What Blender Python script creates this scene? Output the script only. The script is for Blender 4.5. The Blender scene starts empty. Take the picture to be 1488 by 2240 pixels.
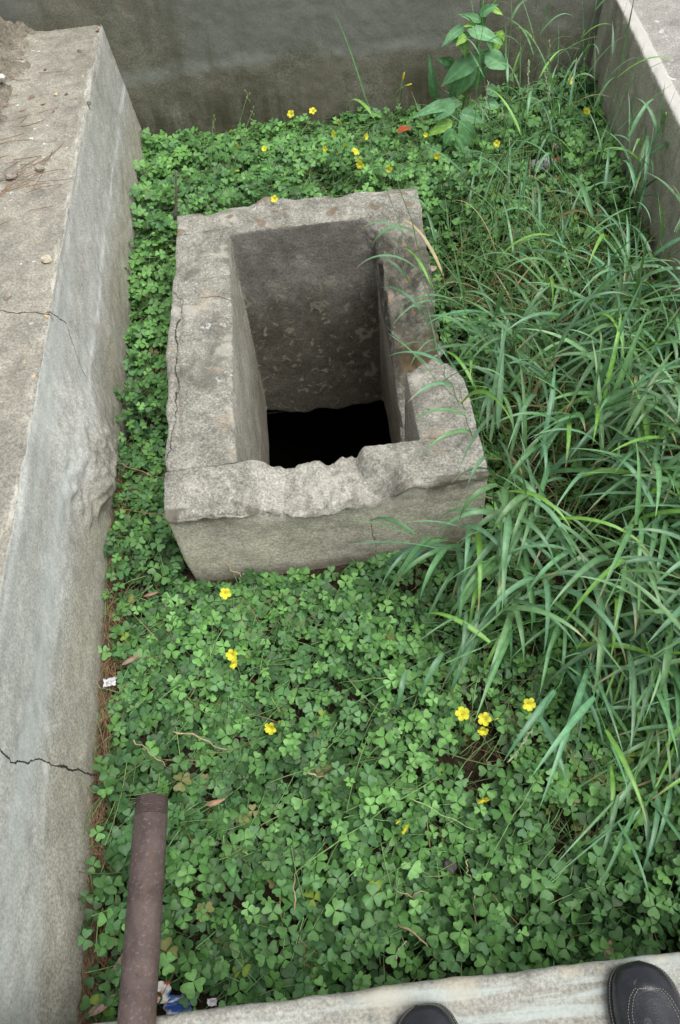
import bpy, math, random
import numpy as np
from mathutils import Vector

random.seed(7)
rng = np.random.default_rng(11)
scn = bpy.context.scene
COL = scn.collection
R = math.radians

# ------------------------------------------------------------------ camera
H = 2.0                                   # eye height above the soil of the basin
F = 1700.0                                # focal length in pixels of the 1488 x 2240 photograph
CC = np.array([744.0, 1120.0])
down = np.array([146.0, 1210.0, F]); down /= np.linalg.norm(down)
Zc = -down
y0 = np.array([-300.0, -2420.0, F]); y0 /= np.linalg.norm(y0)
Yc = y0 - Zc * (y0 @ Zc); Yc /= np.linalg.norm(Yc)
Xc = np.cross(Yc, Zc)
RM = np.stack([Xc, Yc, Zc])               # world = RM @ (right, down, forward)

def ray(p):
    return RM @ np.array([p[0] - CC[0], p[1] - CC[1], F])
def at(p, z):
    d = ray(p); return np.array([0, 0, H]) + d * ((z - H) / d[2])
def aty(p, y):
    d = ray(p); return np.array([0, 0, H]) + d * (y / d[1])

cam = bpy.data.cameras.new("camera")
cam.sensor_fit = 'VERTICAL'; cam.sensor_height = 36.0; cam.sensor_width = 24.0
cam.lens = 36.0 * F / 2240.0
cam.clip_start = 0.02; cam.clip_end = 3000
camo = bpy.data.objects.new("camera", cam); COL.objects.link(camo)
from mathutils import Matrix
M = Matrix.Identity(4)
for i in range(3):
    M[i][0] = RM[i, 0]; M[i][1] = -RM[i, 1]; M[i][2] = -RM[i, 2]
M[0][3], M[1][3], M[2][3] = 0, 0, H
camo.matrix_world = M
scn.camera = camo

# ------------------------------------------------------------------ light
scn.view_settings.view_transform = 'Standard'
scn.view_settings.look = 'None'
scn.view_settings.exposure = 0.72
scn.view_settings.gamma = 1
SUN_EL, SUN_AZ = R(67), R(126)             # azimuth clockwise from +Y
w = bpy.data.worlds.new("World"); scn.world = w; w.use_nodes = True
nt = w.node_tree; nt.nodes.clear()
sky = nt.nodes.new('ShaderNodeTexSky'); sky.sky_type = 'NISHITA'; sky.sun_disc = False
sky.sun_elevation = SUN_EL; sky.sun_rotation = SUN_AZ
sky.air_density = 1.0; sky.dust_density = 4.0; sky.ozone_density = 1.0
hs = nt.nodes.new('ShaderNodeHueSaturation'); hs.inputs['Saturation'].default_value = 0.16
bg = nt.nodes.new('ShaderNodeBackground'); bg.inputs['Strength'].default_value = 0.13
ow = nt.nodes.new('ShaderNodeOutputWorld')
nt.links.new(sky.outputs[0], hs.inputs['Color']); nt.links.new(hs.outputs[0], bg.inputs[0]); nt.links.new(bg.outputs[0], ow.inputs[0])
sl = bpy.data.lights.new("sun", 'SUN'); sl.energy = 1.6; sl.angle = R(40); sl.color = (1.0, 0.985, 0.925)
so = bpy.data.objects.new("sun", sl); COL.objects.link(so)
sd = Vector((math.sin(SUN_AZ) * math.cos(SUN_EL), math.cos(SUN_AZ) * math.cos(SUN_EL), math.sin(SUN_EL)))
so.rotation_euler = sd.to_track_quat('Z', 'Y').to_euler()
so.location = (2, 2, 6)

# ------------------------------------------------------------------ numpy noise
def _hash(i, j, k):
    n = (i * 374761393 + j * 668265263 + k * 2147483647 * 3 + 1013904223) & 0xFFFFFFFF
    n = ((n ^ (n >> 13)) * 1274126177) & 0xFFFFFFFF
    n = (n ^ (n >> 16)) & 0xFFFFFFFF
    n = (n * 2246822519) & 0xFFFFFFFF
    return ((n ^ (n >> 15)) & 0xFFFFFF) / float(0xFFFFFF)
def vnoise(p):
    p = np.asarray(p, float); b = np.floor(p).astype(np.int64); f = p - b
    f = f * f * (3 - 2 * f); r = 0
    for dx in (0, 1):
        for dy in (0, 1):
            for dz in (0, 1):
                wgt = (f[..., 0] if dx else 1 - f[..., 0]) * (f[..., 1] if dy else 1 - f[..., 1]) * (f[..., 2] if dz else 1 - f[..., 2])
                r = r + wgt * _hash(b[..., 0] + dx, b[..., 1] + dy, b[..., 2] + dz)
    return r * 2 - 1
def fbm(p, scale=1.0, oct=4, gain=0.5):
    p = np.asarray(p, float) * scale; a = 1.0; r = 0
    for _ in range(oct):
        r = r + a * vnoise(p); p = p * 2.03 + 17.3; a *= gain
    return r
def sstep(a, b, x):
    t = np.clip((x - a) / (b - a), 0, 1); return t * t * (3 - 2 * t)
def p3(x, y, z=0.0):
    return np.stack(np.broadcast_arrays(np.asarray(x, float), np.asarray(y, float), np.asarray(z, float)), -1)

# ------------------------------------------------------------------ mesh helpers
def mesh_from(name, verts, faces, col=None, smooth=True, mids=None):
    """faces: list of int arrays (n,3) or (n,4). col: (nverts,3) natural colour of the thing."""
    verts = np.ascontiguousarray(verts, dtype=np.float32)
    faces = [np.asarray(f, dtype=np.int32) for f in faces if len(f)]
    me = bpy.data.meshes.new(name)
    me.vertices.add(len(verts)); me.vertices.foreach_set('co', verts.ravel())
    loops = np.concatenate([f.ravel() for f in faces])
    sizes = np.concatenate([np.full(len(f), f.shape[1], dtype=np.int32) for f in faces])
    starts = np.concatenate([[0], np.cumsum(sizes)[:-1]]).astype(np.int32)
    me.loops.add(len(loops)); me.loops.foreach_set('vertex_index', loops)
    me.polygons.add(len(sizes)); me.polygons.foreach_set('loop_start', starts)
    me.polygons.foreach_set('loop_total', sizes)
    me.polygons.foreach_set('use_smooth', np.full(len(sizes), smooth, dtype=bool))
    if mids is not None:
        me.polygons.foreach_set('material_index', np.asarray(mids, dtype=np.int32))
    me.update(calc_edges=True)
    if col is not None:
        ca = me.attributes.new('tint', 'FLOAT_COLOR', 'POINT')
        c4 = np.ones((len(verts), 4), dtype=np.float32); c4[:, :3] = col
        ca.data.foreach_set('color', c4.ravel())
    me.validate()
    return me
def link(name, me, mat=None, parent=None):
    o = bpy.data.objects.new(name, me); COL.objects.link(o)
    if mat is not None and me is not None:
        for m in (mat if isinstance(mat, (list, tuple)) else [mat]): me.materials.append(m)
    if parent is not None: o.parent = parent
    return o
def tag(o, label=None, cat=None, group=None, kind=None):
    if label: o['label'] = label
    if cat: o['category'] = cat
    if group: o['group'] = group
    if kind: o['kind'] = kind
    return o
def thing(name, label, cat, loc=(0, 0, 0), group=None):
    o = bpy.data.objects.new(name, None); COL.objects.link(o); o.location = loc
    o.empty_display_size = 0.05
    return tag(o, label, cat, group)

class MB:
    """collects shapes into one mesh"""
    def __init__(s): s.v = []; s.q = []; s.t = []; s.c = []; s.n = 0
    def add(s, v, q=None, t=None, col=(1, 1, 1)):
        v = np.asarray(v, float).reshape(-1, 3)
        s.v.append(v)
        if q is not None and len(q): s.q.append(np.asarray(q) + s.n)
        if t is not None and len(t): s.t.append(np.asarray(t) + s.n)
        c = np.asarray(col, float)
        s.c.append(np.broadcast_to(c, (len(v), 3)) if c.ndim == 1 else c)
        s.n += len(v)
    def tube(s, pts, rad, n=6, col=(1, 1, 1), cap=True):
        pts = np.asarray(pts, float); m = len(pts)
        rad = np.broadcast_to(np.asarray(rad, float), (m,))
        tan = np.gradient(pts, axis=0); tan /= np.linalg.norm(tan, axis=1)[:, None] + 1e-9
        ref = np.array([0.0, 0.0, 1.0]) if abs(tan[:, 2]).mean() < 0.8 else np.array([1.0, 0.0, 0.0])
        a = np.cross(tan, ref); a /= np.linalg.norm(a, axis=1)[:, None] + 1e-9
        b = np.cross(tan, a)
        an = np.linspace(0, 2 * np.pi, n, endpoint=False)
        v = pts[:, None] + rad[:, None, None] * (np.cos(an)[None, :, None] * a[:, None] + np.sin(an)[None, :, None] * b[:, None])
        i = np.arange(m - 1)[:, None] * n; j = np.arange(n)[None]; k = (j + 1) % n
        q = np.stack([i + j, i + k, i + n + k, i + n + j], -1).reshape(-1, 4)
        vv = v.reshape(-1, 3); t = []
        if cap:
            vv = np.vstack([vv, pts[0], pts[-1]])
            for x in range(n):
                t.append((m * n, (x + 1) % n, x)); t.append((m * n + 1, (m - 1) * n + x, (m - 1) * n + (x + 1) % n))
        s.add(vv, q, t, col)
    def build(s, name, mat, parent=None, smooth=True, origin=None):
        v = np.vstack(s.v)
        if origin is not None: v = v - np.asarray(origin)
        me = mesh_from(name, v, ([np.vstack(s.q)] if s.q else []) + ([np.vstack(s.t)] if s.t else []), np.vstack(s.c), smooth)
        return link(name, me, mat, parent)

def grid_faces(nu, nv, flip=False):
    i = np.arange(nu - 1)[:, None] * nv; j = np.arange(nv - 1)[None]
    q = np.stack([i + j, i + j + 1, i + nv + j + 1, i + nv + j], -1).reshape(-1, 4)
    return q[:, ::-1] if flip else q

# ------------------------------------------------------------------ materials
class NB:
    def __init__(s, name):
        s.m = bpy.data.materials.new(name); s.m.use_nodes = True
        s.t = s.m.node_tree; s.t.nodes.clear()
        s.out = s.t.nodes.new('ShaderNodeOutputMaterial')
        s.co = s.t.nodes.new('ShaderNodeTexCoord').outputs['Object']
    def L(s, a, b): s.t.links.new(a, b)
    def put(s, sock, v):
        if isinstance(v, bpy.types.NodeSocket): s.L(v, sock)
        elif isinstance(v, (tuple, list)) and len(v) == 3 and sock.type == 'RGBA': sock.default_value = (*v, 1)
        else: sock.default_value = v
    def noise(s, scale, detail=6, rough=0.55, dist=0.0, vec=None):
        n = s.t.nodes.new('ShaderNodeTexNoise'); n.inputs['Scale'].default_value = scale
        n.inputs['Detail'].default_value = detail; n.inputs['Roughness'].default_value = rough
        n.inputs['Distortion'].default_value = dist
        s.L(vec or s.co, n.inputs['Vector']); return n.outputs['Fac']
    def vor(s, scale, vec=None, feature='F1', out='Distance'):
        n = s.t.nodes.new('ShaderNodeTexVoronoi'); n.feature = feature; n.inputs['Scale'].default_value = scale
        s.L(vec or s.co, n.inputs['Vector']); return n.outputs[out]
    def scalev(s, sc, vec=None):
        n = s.t.nodes.new('ShaderNodeMapping'); n.inputs['Scale'].default_value = sc
        s.L(vec or s.co, n.inputs['Vector']); return n.outputs[0]
    def xyz(s):
        n = s.t.nodes.new('ShaderNodeSeparateXYZ'); s.L(s.co, n.inputs[0]); return n.outputs
    def nrm(s):
        g = s.t.nodes.new('ShaderNodeNewGeometry'); n = s.t.nodes.new('ShaderNodeSeparateXYZ')
        s.L(g.outputs['Normal'], n.inputs[0]); return n.outputs
    def math(s, op, a, b=0.0, c=0.0):
        n = s.t.nodes.new('ShaderNodeMath'); n.operation = op
        s.put(n.inputs[0], a); s.put(n.inputs[1], b)
        if op in ('MULTIPLY_ADD', 'COMPARE'): s.put(n.inputs[2], c)
        return n.outputs[0]
    def rng(s, v, a, b, c=0.0, d=1.0, smooth=True):
        n = s.t.nodes.new('ShaderNodeMapRange'); n.interpolation_type = 'SMOOTHSTEP' if smooth else 'LINEAR'
        s.put(n.inputs['Value'], v)
        for k, x in zip(('From Min', 'From Max', 'To Min', 'To Max'), (a, b, c, d)): s.put(n.inputs[k], x)
        return n.outputs[0]
    def mix(s, f, a, b, mode='MIX'):
        n = s.t.nodes.new('ShaderNodeMix'); n.data_type = 'RGBA'; n.blend_type = mode
        s.put(n.inputs[0], f); s.put(n.inputs[6], a); s.put(n.inputs[7], b); return n.outputs[2]
    def attr(s):
        n = s.t.nodes.new('ShaderNodeAttribute'); n.attribute_name = 'tint'; return n.outputs['Color']
    def ramp(s, v, stops):
        n = s.t.nodes.new('ShaderNodeValToRGB'); e = n.color_ramp.elements
        while len(e) < len(stops): e.new(0.5)
        for x, (p, c) in zip(e, stops):
            x.position = p; x.color = (*c, 1) if isinstance(c, tuple) else (c, c, c, 1)
        s.put(n.inputs[0], v); return n.outputs[0]
    def crack(s, u, v, pts, width, amp, lo=-0.1, hi=0.7, vlo=0.0, vhi=4.0):
        """thin dark line v = g(u) with a wavering course"""
        un = s.rng(u, lo, hi, 0, 1, False)
        r = s.ramp(un, [((a - lo) / (hi - lo), (b - vlo) / (vhi - vlo)) for a, b in pts])
        g = s.math('MULTIPLY_ADD', r, vhi - vlo, vlo)
        wob = s.math('MULTIPLY', s.math('SUBTRACT', s.noise(9, 5, 0.65), 0.5), amp)
        d = s.math('ABSOLUTE', s.math('ADD', s.math('SUBTRACT', v, g), wob))
        wv = s.math('MULTIPLY', s.rng(s.noise(7, 2), 0.3, 0.7, 0.45, 1.3), width)
        return s.math('SUBTRACT', 1.0, s.rng(s.math('DIVIDE', d, wv), 0.5, 1.1))
    def bump(s, h, strength=0.5, dist=0.004, prev=None):
        n = s.t.nodes.new('ShaderNodeBump'); n.inputs['Strength'].default_value = strength
        n.inputs['Distance'].default_value = dist; s.L(h, n.inputs['Height'])
        if prev is not None: s.L(prev, n.inputs['Normal'])
        return n.outputs[0]
    def bsdf(s, color, rough=0.9, normal=None, spec=0.3, metal=0.0):
        b = s.t.nodes.new('ShaderNodeBsdfPrincipled'); s.put(b.inputs['Base Color'], color)
        s.put(b.inputs['Roughness'], rough); b.inputs['Specular IOR Level'].default_value = spec
        b.inputs['Metallic'].default_value = metal
        if normal is not None: s.L(normal, b.inputs['Normal'])
        return b.outputs[0]
    def done(s, sh): s.L(sh, s.out.inputs['Surface']); return s.m

def mottled(nb, dark, mid, light, sc=1.0):
    """weathered cement: broad tone shifts, blotches and sand grain"""
    a = nb.noise(2.2 * sc, 5, 0.6); b = nb.noise(11 * sc, 7, 0.62, 0.6); c = nb.noise(150, 3, 0.7)
    t = nb.math('ADD', nb.math('MULTIPLY', a, 0.5), nb.math('MULTIPLY', b, 0.5))
    col = nb.ramp(t, [(0.34, dark), (0.5, mid), (0.66, light)])
    g = nb.rng(c, 0.3, 0.7, 0.66, 1.3)
    gc = nb.t.nodes.new('ShaderNodeCombineColor'); 
    for i in range(3): nb.L(g, gc.inputs[i])
    return nb.mix(1.0, col, gc.outputs[0], 'MULTIPLY')

def mat_left_wall():
    nb = NB("left_wall_cement"); x, y, z = nb.xyz(); nx, ny, nz = nb.nrm()
    face = mottled(nb, (0.27, 0.265, 0.235), (0.37, 0.365, 0.335), (0.45, 0.445, 0.415))
    top = mottled(nb, (0.15, 0.143, 0.122), (0.25, 0.237, 0.198), (0.345, 0.325, 0.272), 1.6)
    # long brushed streaks along the wall
    st = nb.noise(1, 5, 0.6, 0.3, nb.scalev((9, 1.1, 11)))
    wob = nb.math('MULTIPLY', nb.math('SUBTRACT', nb.noise(2.5, 4), 0.5), 0.10)
    zz = nb.math('ADD', z, wob)
    ymod = nb.math('MULTIPLY_ADD', nb.rng(y, 0.0, 1.2, 0.10, 0.0), -1.0, 0.0)
    z2 = nb.math('SUBTRACT', zz, ymod)
    blue = nb.math('MULTIPLY', nb.rng(z2, 0.29, 0.36), nb.rng(y, 3.4, 1.2))
    blue = nb.math('MULTIPLY', blue, nb.rng(st, 0.25, 0.75))
    face = nb.mix(nb.math('MULTIPLY', blue, 0.62), face, (0.50, 0.56, 0.55))
    sp_ = nb.rng(nb.noise(26, 6, 0.72), 0.50, 0.68)
    face = nb.mix(nb.math('MULTIPLY', sp_, 0.16), face, (0.16, 0.155, 0.135))
    line = nb.math('MULTIPLY', nb.rng(nb.math('ABSOLUTE', nb.math('SUBTRACT', z2, 0.318)), nb.rng(nb.noise(3.3, 4, 0.7), 0.3, 0.7, 0.008, 0.04), 0.0), nb.rng(nb.noise(5, 6, 0.75), 0.40, 0.66))
    line = nb.math('MULTIPLY', line, nb.rng(x, -0.70, -0.722))
    face = nb.mix(nb.math('MULTIPLY', line, 0.8), face, (0.66, 0.69, 0.68))
    low = nb.math('MULTIPLY', nb.rng(zz, 0.30, 0.19), nb.rng(nb.noise(6, 5), 0.3, 0.7, 0.45, 1.0))
    face = nb.mix(nb.math('MULTIPLY', low, 0.7), face, mottled(nb, (0.22, 0.205, 0.15), (0.32, 0.297, 0.225), (0.40, 0.37, 0.29), 2))
    stn_ = nb.math('MULTIPLY', nb.rng(x, -0.712, -0.68), nb.rng(nb.noise(16, 5, 0.7), 0.30, 0.55))
    face = nb.mix(nb.math('MULTIPLY', stn_, 0.8), face, mottled(nb, (0.14, 0.13, 0.105), (0.25, 0.24, 0.205), (0.38, 0.365, 0.32), 3.5))
    moss = nb.math('MULTIPLY', nb.rng(z, 0.13, 0.0), nb.rng(nb.noise(8, 5, 0.65), 0.38, 0.62))
    face = nb.mix(nb.math('MULTIPLY', moss, 0.75), face, (0.10, 0.10, 0.05))
    # lichens on the top: white dots, ochre spots near the edge
    n1 = nb.noise(42, 4, 0.6); n2 = nb.noise(3.4, 3)
    wl = nb.math('MULTIPLY', nb.rng(n1, 0.63, 0.67), nb.rng(n2, 0.47, 0.58))
    top = nb.mix(wl, top, (0.58, 0.58, 0.54))
    ed = nb.rng(x, -0.785, -0.768)
    edg = nb.math('MULTIPLY', ed, nb.rng(nb.noise(1, 6, 0.75, 0.3, nb.scalev((60, 9, 20))), 0.47, 0.64))
    top = nb.mix(nb.math('MULTIPLY', edg, 0.55), top, (0.54, 0.53, 0.48))
    oc = nb.math('MULTIPLY', nb.rng(nb.noise(33, 3, 0.5, 0, nb.scalev((1, 0.8, 1))), 0.69, 0.73), nb.rng(x, -0.86, -0.79))
    top = nb.mix(oc, top, (0.58, 0.40, 0.14))
    dk = nb.math('MULTIPLY', nb.rng(nb.noise(5.5, 6, 0.65), 0.52, 0.66), 0.55)
    top = nb.mix(dk, top, (0.15, 0.138, 0.11))
    col = nb.mix(nb.rng(nz, 0.45, 0.75), face, top)
    c1 = nb.math('MULTIPLY', nb.crack(z, y, [(-0.1, 0.69), (0.1, 0.665), (0.32, 0.632), (0.42, 0.60), (0.56, 0.64)], 0.0034, 0.06), nb.rng(x, -0.80, -0.79))
    c2 = nb.math('MULTIPLY', nb.crack(z, y, [(0.0, 1.74), (0.2, 1.764), (0.373, 1.838), (0.476, 1.919), (0.57, 1.863)], 0.0018, 0.04), nb.rng(x, -0.775, -0.77))
    c3 = nb.math('MULTIPLY', nb.crack(x, y, [(-1.1, 1.90), (-0.9, 1.888), (-0.75, 1.855)], 0.0021, 0.045, -1.2, -0.6), nb.rng(z, 0.53, 0.55))
    c4 = nb.math('MULTIPLY', nb.crack(x, y, [(-1.1, 2.60), (-1.0, 2.59), (-0.75, 2.553)], 0.0014, 0.06, -1.2, -0.6), nb.rng(z, 0.53, 0.55))
    cr = nb.math('MAXIMUM', nb.math('MAXIMUM', c1, c2), nb.math('MAXIMUM', c3, c4))
    col = nb.mix(cr, col, (0.035, 0.032, 0.028))
    h = nb.math('ADD', nb.math('MULTIPLY', nb.noise(60, 6, 0.7), 0.5), nb.math('MULTIPLY', cr, -1.5))
    return nb.done(nb.bsdf(col, 0.92, nb.bump(h, 0.5, 0.005), 0.2))

def mat_far_wall():
    nb = NB("far_wall_cement"); x, y, z = nb.xyz()
    base = mottled(nb, (0.100, 0.098, 0.070), (0.150, 0.147, 0.112), (0.205, 0.202, 0.162), 0.9)
    wob = nb.math('MULTIPLY', nb.math('SUBTRACT', nb.noise(2.0, 5), 0.5), 0.12)
    zz = nb.math('ADD', z, wob)
    up = nb.math('MULTIPLY', nb.rng(zz, 0.30, 0.42), nb.rng(nb.noise(1.3, 3, 0.5), 0.36, 0.6))
    col = nb.mix(nb.math('MULTIPLY', up, 0.55), base, (0.175, 0.19, 0.176))
    ln = nb.math('MULTIPLY', nb.rng(nb.math('ABSOLUTE', nb.math('SUBTRACT', zz, 0.335)), 0.05, 0.0), nb.rng(nb.noise(2.2, 5, 0.65, 0.4), 0.38, 0.6))
    col = nb.mix(nb.math('MULTIPLY', ln, 0.6), col, (0.25, 0.265, 0.25))
    lo = nb.rng(zz, 0.30, 0.12)
    sp = nb.math('MULTIPLY', nb.rng(nb.noise(1, 5, 0.6, 0, nb.scalev((14, 1, 2.2))), 0.36, 0.66), lo)
    col = nb.mix(nb.math('MULTIPLY', sp, 0.85), col, (0.062, 0.058, 0.034))
    px = nb.math('MULTIPLY', nb.rng(nb.math('ABSOLUTE', nb.math('SUBTRACT', nb.math('ADD', x, wob), 0.16)), 0.13, 0.09), nb.rng(z, 0.31, 0.29))
    col = nb.mix(nb.math('MULTIPLY', px, 0.4), col, (0.17, 0.16, 0.12))
    rust = nb.rng(nb.noise(4.2, 6, 0.66, 1.0), 0.58, 0.72)
    col = nb.mix(nb.math('MULTIPLY', rust, 0.5), col, (0.16, 0.135, 0.095))
    dr = nb.rng(nb.noise(1, 4, 0.6, 0, nb.scalev((9, 1, 0.9))), 0.55, 0.7)
    col = nb.mix(nb.math('MULTIPLY', dr, 0.45), col, (0.085, 0.08, 0.06))
    return nb.done(nb.bsdf(col, 0.93, nb.bump(nb.noise(55, 6, 0.7), 0.5, 0.005), 0.2))

def mat_right_wall():
    nb = NB("right_wall_cement"); x, y, z = nb.xyz(); nx, ny, nz = nb.nrm()
    face = mottled(nb, (0.32, 0.298, 0.245), (0.47, 0.44, 0.375), (0.58, 0.55, 0.48))
    dr = nb.rng(nb.noise(1, 5, 0.6, 0.5, nb.scalev((6, 7, 1.0))), 0.5, 0.68)
    face = nb.mix(nb.math('MULTIPLY', dr, 0.55), face, (0.17, 0.155, 0.125))
    gl = nb.math('MULTIPLY', nb.rng(nb.noise(1, 3, 0.6, 0.4, nb.scalev((6, 5, 0.9))), 0.52, 0.66), nb.rng(z, 0.2, 0.0))
    face = nb.mix(nb.math('MULTIPLY', gl, 0.6), face, (0.10, 0.105, 0.05))
    top = mottled(nb, (0.20, 0.19, 0.175), (0.30, 0.287, 0.265), (0.40, 0.385, 0.36), 1.6)
    wl = nb.rng(nb.noise(20, 4, 0.6), 0.61, 0.67)
    top = nb.mix(nb.math('MULTIPLY', wl, 0.8), top, (0.55, 0.54, 0.52))
    lipx = nb.math('SUBTRACT', x, nb.math('MULTIPLY_ADD', y, 0.09, 1.112))
    lip = nb.rng(lipx, 0.055, 0.045)
    top = nb.mix(nb.math('MULTIPLY', lip, 0.75), top, (0.50, 0.485, 0.45))
    col = nb.mix(nb.rng(nz, 0.35, 0.6), face, top)
    return nb.done(nb.bsdf(col, 0.92, nb.bump(nb.noise(60, 6, 0.7), 0.6, 0.006), 0.2))

def mat_near_wall():
    nb = NB("near_wall_cement"); x, y, z = nb.xyz()
    base = mottled(nb, (0.20, 0.195, 0.172), (0.285, 0.28, 0.248), (0.36, 0.355, 0.32), 1.4)
    st = nb.rng(nb.noise(1, 6, 0.62, 0.5, nb.scalev((2.2, 26, 20))), 0.47, 0.63)
    col = nb.mix(nb.math('MULTIPLY', st, 0.7), base, (0.39, 0.44, 0.42))
    dk = nb.rng(nb.noise(1, 6, 0.65, 0.6, nb.scalev((3.5, 30, 20))), 0.57, 0.68)
    col = nb.mix(nb.math('MULTIPLY', dk, 0.6), col, (0.24, 0.235, 0.215))
    tn = nb.math('MULTIPLY', nb.rng(nb.noise(7, 5, 0.6), 0.5, 0.62), nb.rng(y, 0.03, 0.10))
    col = nb.mix(nb.math('MULTIPLY', tn, 0.5), col, (0.42, 0.38, 0.29))
    return nb.done(nb.bsdf(col, 0.9, nb.bump(nb.noise(70, 6, 0.7), 0.5, 0.005), 0.25))

def mat_box():
    nb = NB("pit_concrete"); x, y, z = nb.xyz(); nx, ny, nz = nb.nrm()
    rough = mottled(nb, (0.15, 0.145, 0.122), (0.275, 0.267, 0.229), (0.42, 0.408, 0.355), 2.6)
    fg = nb.noise(75, 6, 0.8)
    rough = nb.mix(nb.math('MULTIPLY', nb.rng(fg, 0.47, 0.36), 0.42), rough, (0.085, 0.08, 0.066))
    rough = nb.mix(nb.math('MULTIPLY', nb.rng(fg, 0.54, 0.66), 0.36), rough, (0.60, 0.585, 0.53))
    gr = nb.noise(190, 3, 0.75)
    rough = nb.mix(nb.math('MULTIPLY', nb.rng(gr, 0.56, 0.7), 0.6), rough, (0.60, 0.575, 0.52))
    rough = nb.mix(nb.math('MULTIPLY', nb.rng(nb.noise(120, 4, 0.75), 0.57, 0.68), 0.7), rough, (0.10, 0.094, 0.08))
    pt = nb.rng(nb.noise(4.5, 6, 0.7, 0.6), 0.50, 0.66)
    rough = nb.mix(nb.math('MULTIPLY', pt, 0.75), rough, (0.12, 0.115, 0.095))
    cp = nb.rng(nb.noise(8.5, 5, 0.6, 0.4), 0.56, 0.66)
    rough = nb.mix(nb.math('MULTIPLY', cp, 0.5), rough, (0.50, 0.48, 0.415))
    wl = nb.math('MULTIPLY', nb.rng(nb.noise(38, 5, 0.7, 0.8), 0.58, 0.65), nb.rng(nb.noise(6, 3), 0.48, 0.6))
    rough = nb.mix(nb.math('MULTIPLY', wl, 0.8), rough, (0.55, 0.57, 0.57))
    och = nb.rng(nb.noise(7.5, 4, 0.6), 0.60, 0.70)
    rough = nb.mix(nb.math('MULTIPLY', och, 0.3), rough, (0.40, 0.31, 0.20))
    bk = nb.math('MULTIPLY', nb.rng(y, 2.42, 2.46), nb.rng(nb.noise(17, 2, 0.4), 0.60, 0.66))
    rough = nb.mix(nb.math('MULTIPLY', bk, 0.7), rough, (0.17, 0.115, 0.075))
    # the smoother rendered faces outside
    pl = mottled(nb, (0.37, 0.345, 0.28), (0.52, 0.49, 0.405), (0.63, 0.60, 0.51), 1.3)
    hst = nb.rng(nb.noise(1, 5, 0.65, 0.2, nb.scalev((4, 4, 40))), 0.5, 0.66)
    pl = nb.mix(nb.math('MULTIPLY', hst, 0.22), pl, (0.20, 0.19, 0.155))
    stn = nb.math('MULTIPLY', nb.rng(nb.noise(5, 6, 0.68), 0.46, 0.62), nb.rng(z, 0.13, 0.30, 0.25, 0.9))
    pl = nb.mix(nb.math('MULTIPLY', stn, 0.5), pl, (0.15, 0.145, 0.12))
    ft = nb.math('MULTIPLY', nb.rng(nb.math('ADD', z, nb.math('MULTIPLY', nb.noise(9, 4), 0.1)), 0.11, 0.05), 0.6)
    pl = nb.mix(ft, pl, (0.16, 0.14, 0.10))
    vc = nb.math('MULTIPLY', nb.crack(z, x, [(-0.05, 0.11), (0.1, 0.09), (0.2, 0.085), (0.35, 0.1)], 0.0009, 0.06, -0.1, 0.7, -1.0, 1.0), nb.math('MULTIPLY', nb.rng(z, 0.24, 0.16), nb.rng(y, 1.28, 1.27)))
    # inside faces: dirt line, flaking whitewash, damp towards the bottom
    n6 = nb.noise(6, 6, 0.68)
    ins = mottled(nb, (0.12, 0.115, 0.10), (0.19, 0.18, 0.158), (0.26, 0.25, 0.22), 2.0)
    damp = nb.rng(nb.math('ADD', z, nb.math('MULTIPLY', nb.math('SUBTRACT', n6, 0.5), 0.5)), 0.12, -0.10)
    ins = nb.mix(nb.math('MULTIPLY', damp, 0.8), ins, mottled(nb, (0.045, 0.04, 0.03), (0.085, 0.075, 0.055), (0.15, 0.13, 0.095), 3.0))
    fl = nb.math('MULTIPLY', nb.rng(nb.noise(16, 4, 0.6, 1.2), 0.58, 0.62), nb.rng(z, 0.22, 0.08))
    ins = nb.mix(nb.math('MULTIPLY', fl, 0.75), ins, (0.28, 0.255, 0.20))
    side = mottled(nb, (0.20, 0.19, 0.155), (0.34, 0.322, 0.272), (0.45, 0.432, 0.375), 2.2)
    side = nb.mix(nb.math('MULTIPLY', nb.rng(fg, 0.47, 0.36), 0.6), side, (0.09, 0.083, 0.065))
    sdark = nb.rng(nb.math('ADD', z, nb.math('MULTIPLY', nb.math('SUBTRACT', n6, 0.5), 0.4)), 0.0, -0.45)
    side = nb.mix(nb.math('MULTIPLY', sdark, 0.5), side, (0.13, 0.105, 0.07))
    inx = nb.math('MULTIPLY', nb.rng(nb.math('ABSOLUTE', x), 0.31, 0.295), nb.math('MULTIPLY', nb.rng(y, 1.36, 1.372), nb.rng(y, 2.452, 2.443)))
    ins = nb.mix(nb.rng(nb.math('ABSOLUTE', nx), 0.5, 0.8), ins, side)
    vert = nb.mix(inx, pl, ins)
    tv = nb.math('ADD', nb.math('ABSOLUTE', nz), nb.math('MULTIPLY', nb.math('SUBTRACT', n6, 0.5), 0.3))
    col = nb.mix(nb.rng(tv, 0.22, 0.42), vert, rough)
    chp = nb.math('MULTIPLY', nb.math('MULTIPLY', nb.rng(y, 1.42, 1.36), nb.rng(nb.math('ABSOLUTE', nb.math('ADD', nb.math('ADD', x, 0.04), nb.math('MULTIPLY', nb.math('SUBTRACT', n6, 0.5), 0.15))), 0.20, 0.15)), nb.rng(nb.noise(14, 5, 0.65), 0.36, 0.56))
    chp = nb.math('MULTIPLY', chp, nb.rng(z, 0.26, 0.285))
    col = nb.mix(nb.math('MULTIPLY', chp, 0.55), col, mottled(nb, (0.30, 0.28, 0.24), (0.46, 0.44, 0.39), (0.60, 0.58, 0.53), 4.0))
    bs = nb.math('MULTIPLY', nb.rng(x, 0.225, 0.26), nb.math('MULTIPLY', nb.rng(y, 2.45, 2.36), nb.rng(y, 1.71, 1.73)))
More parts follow.
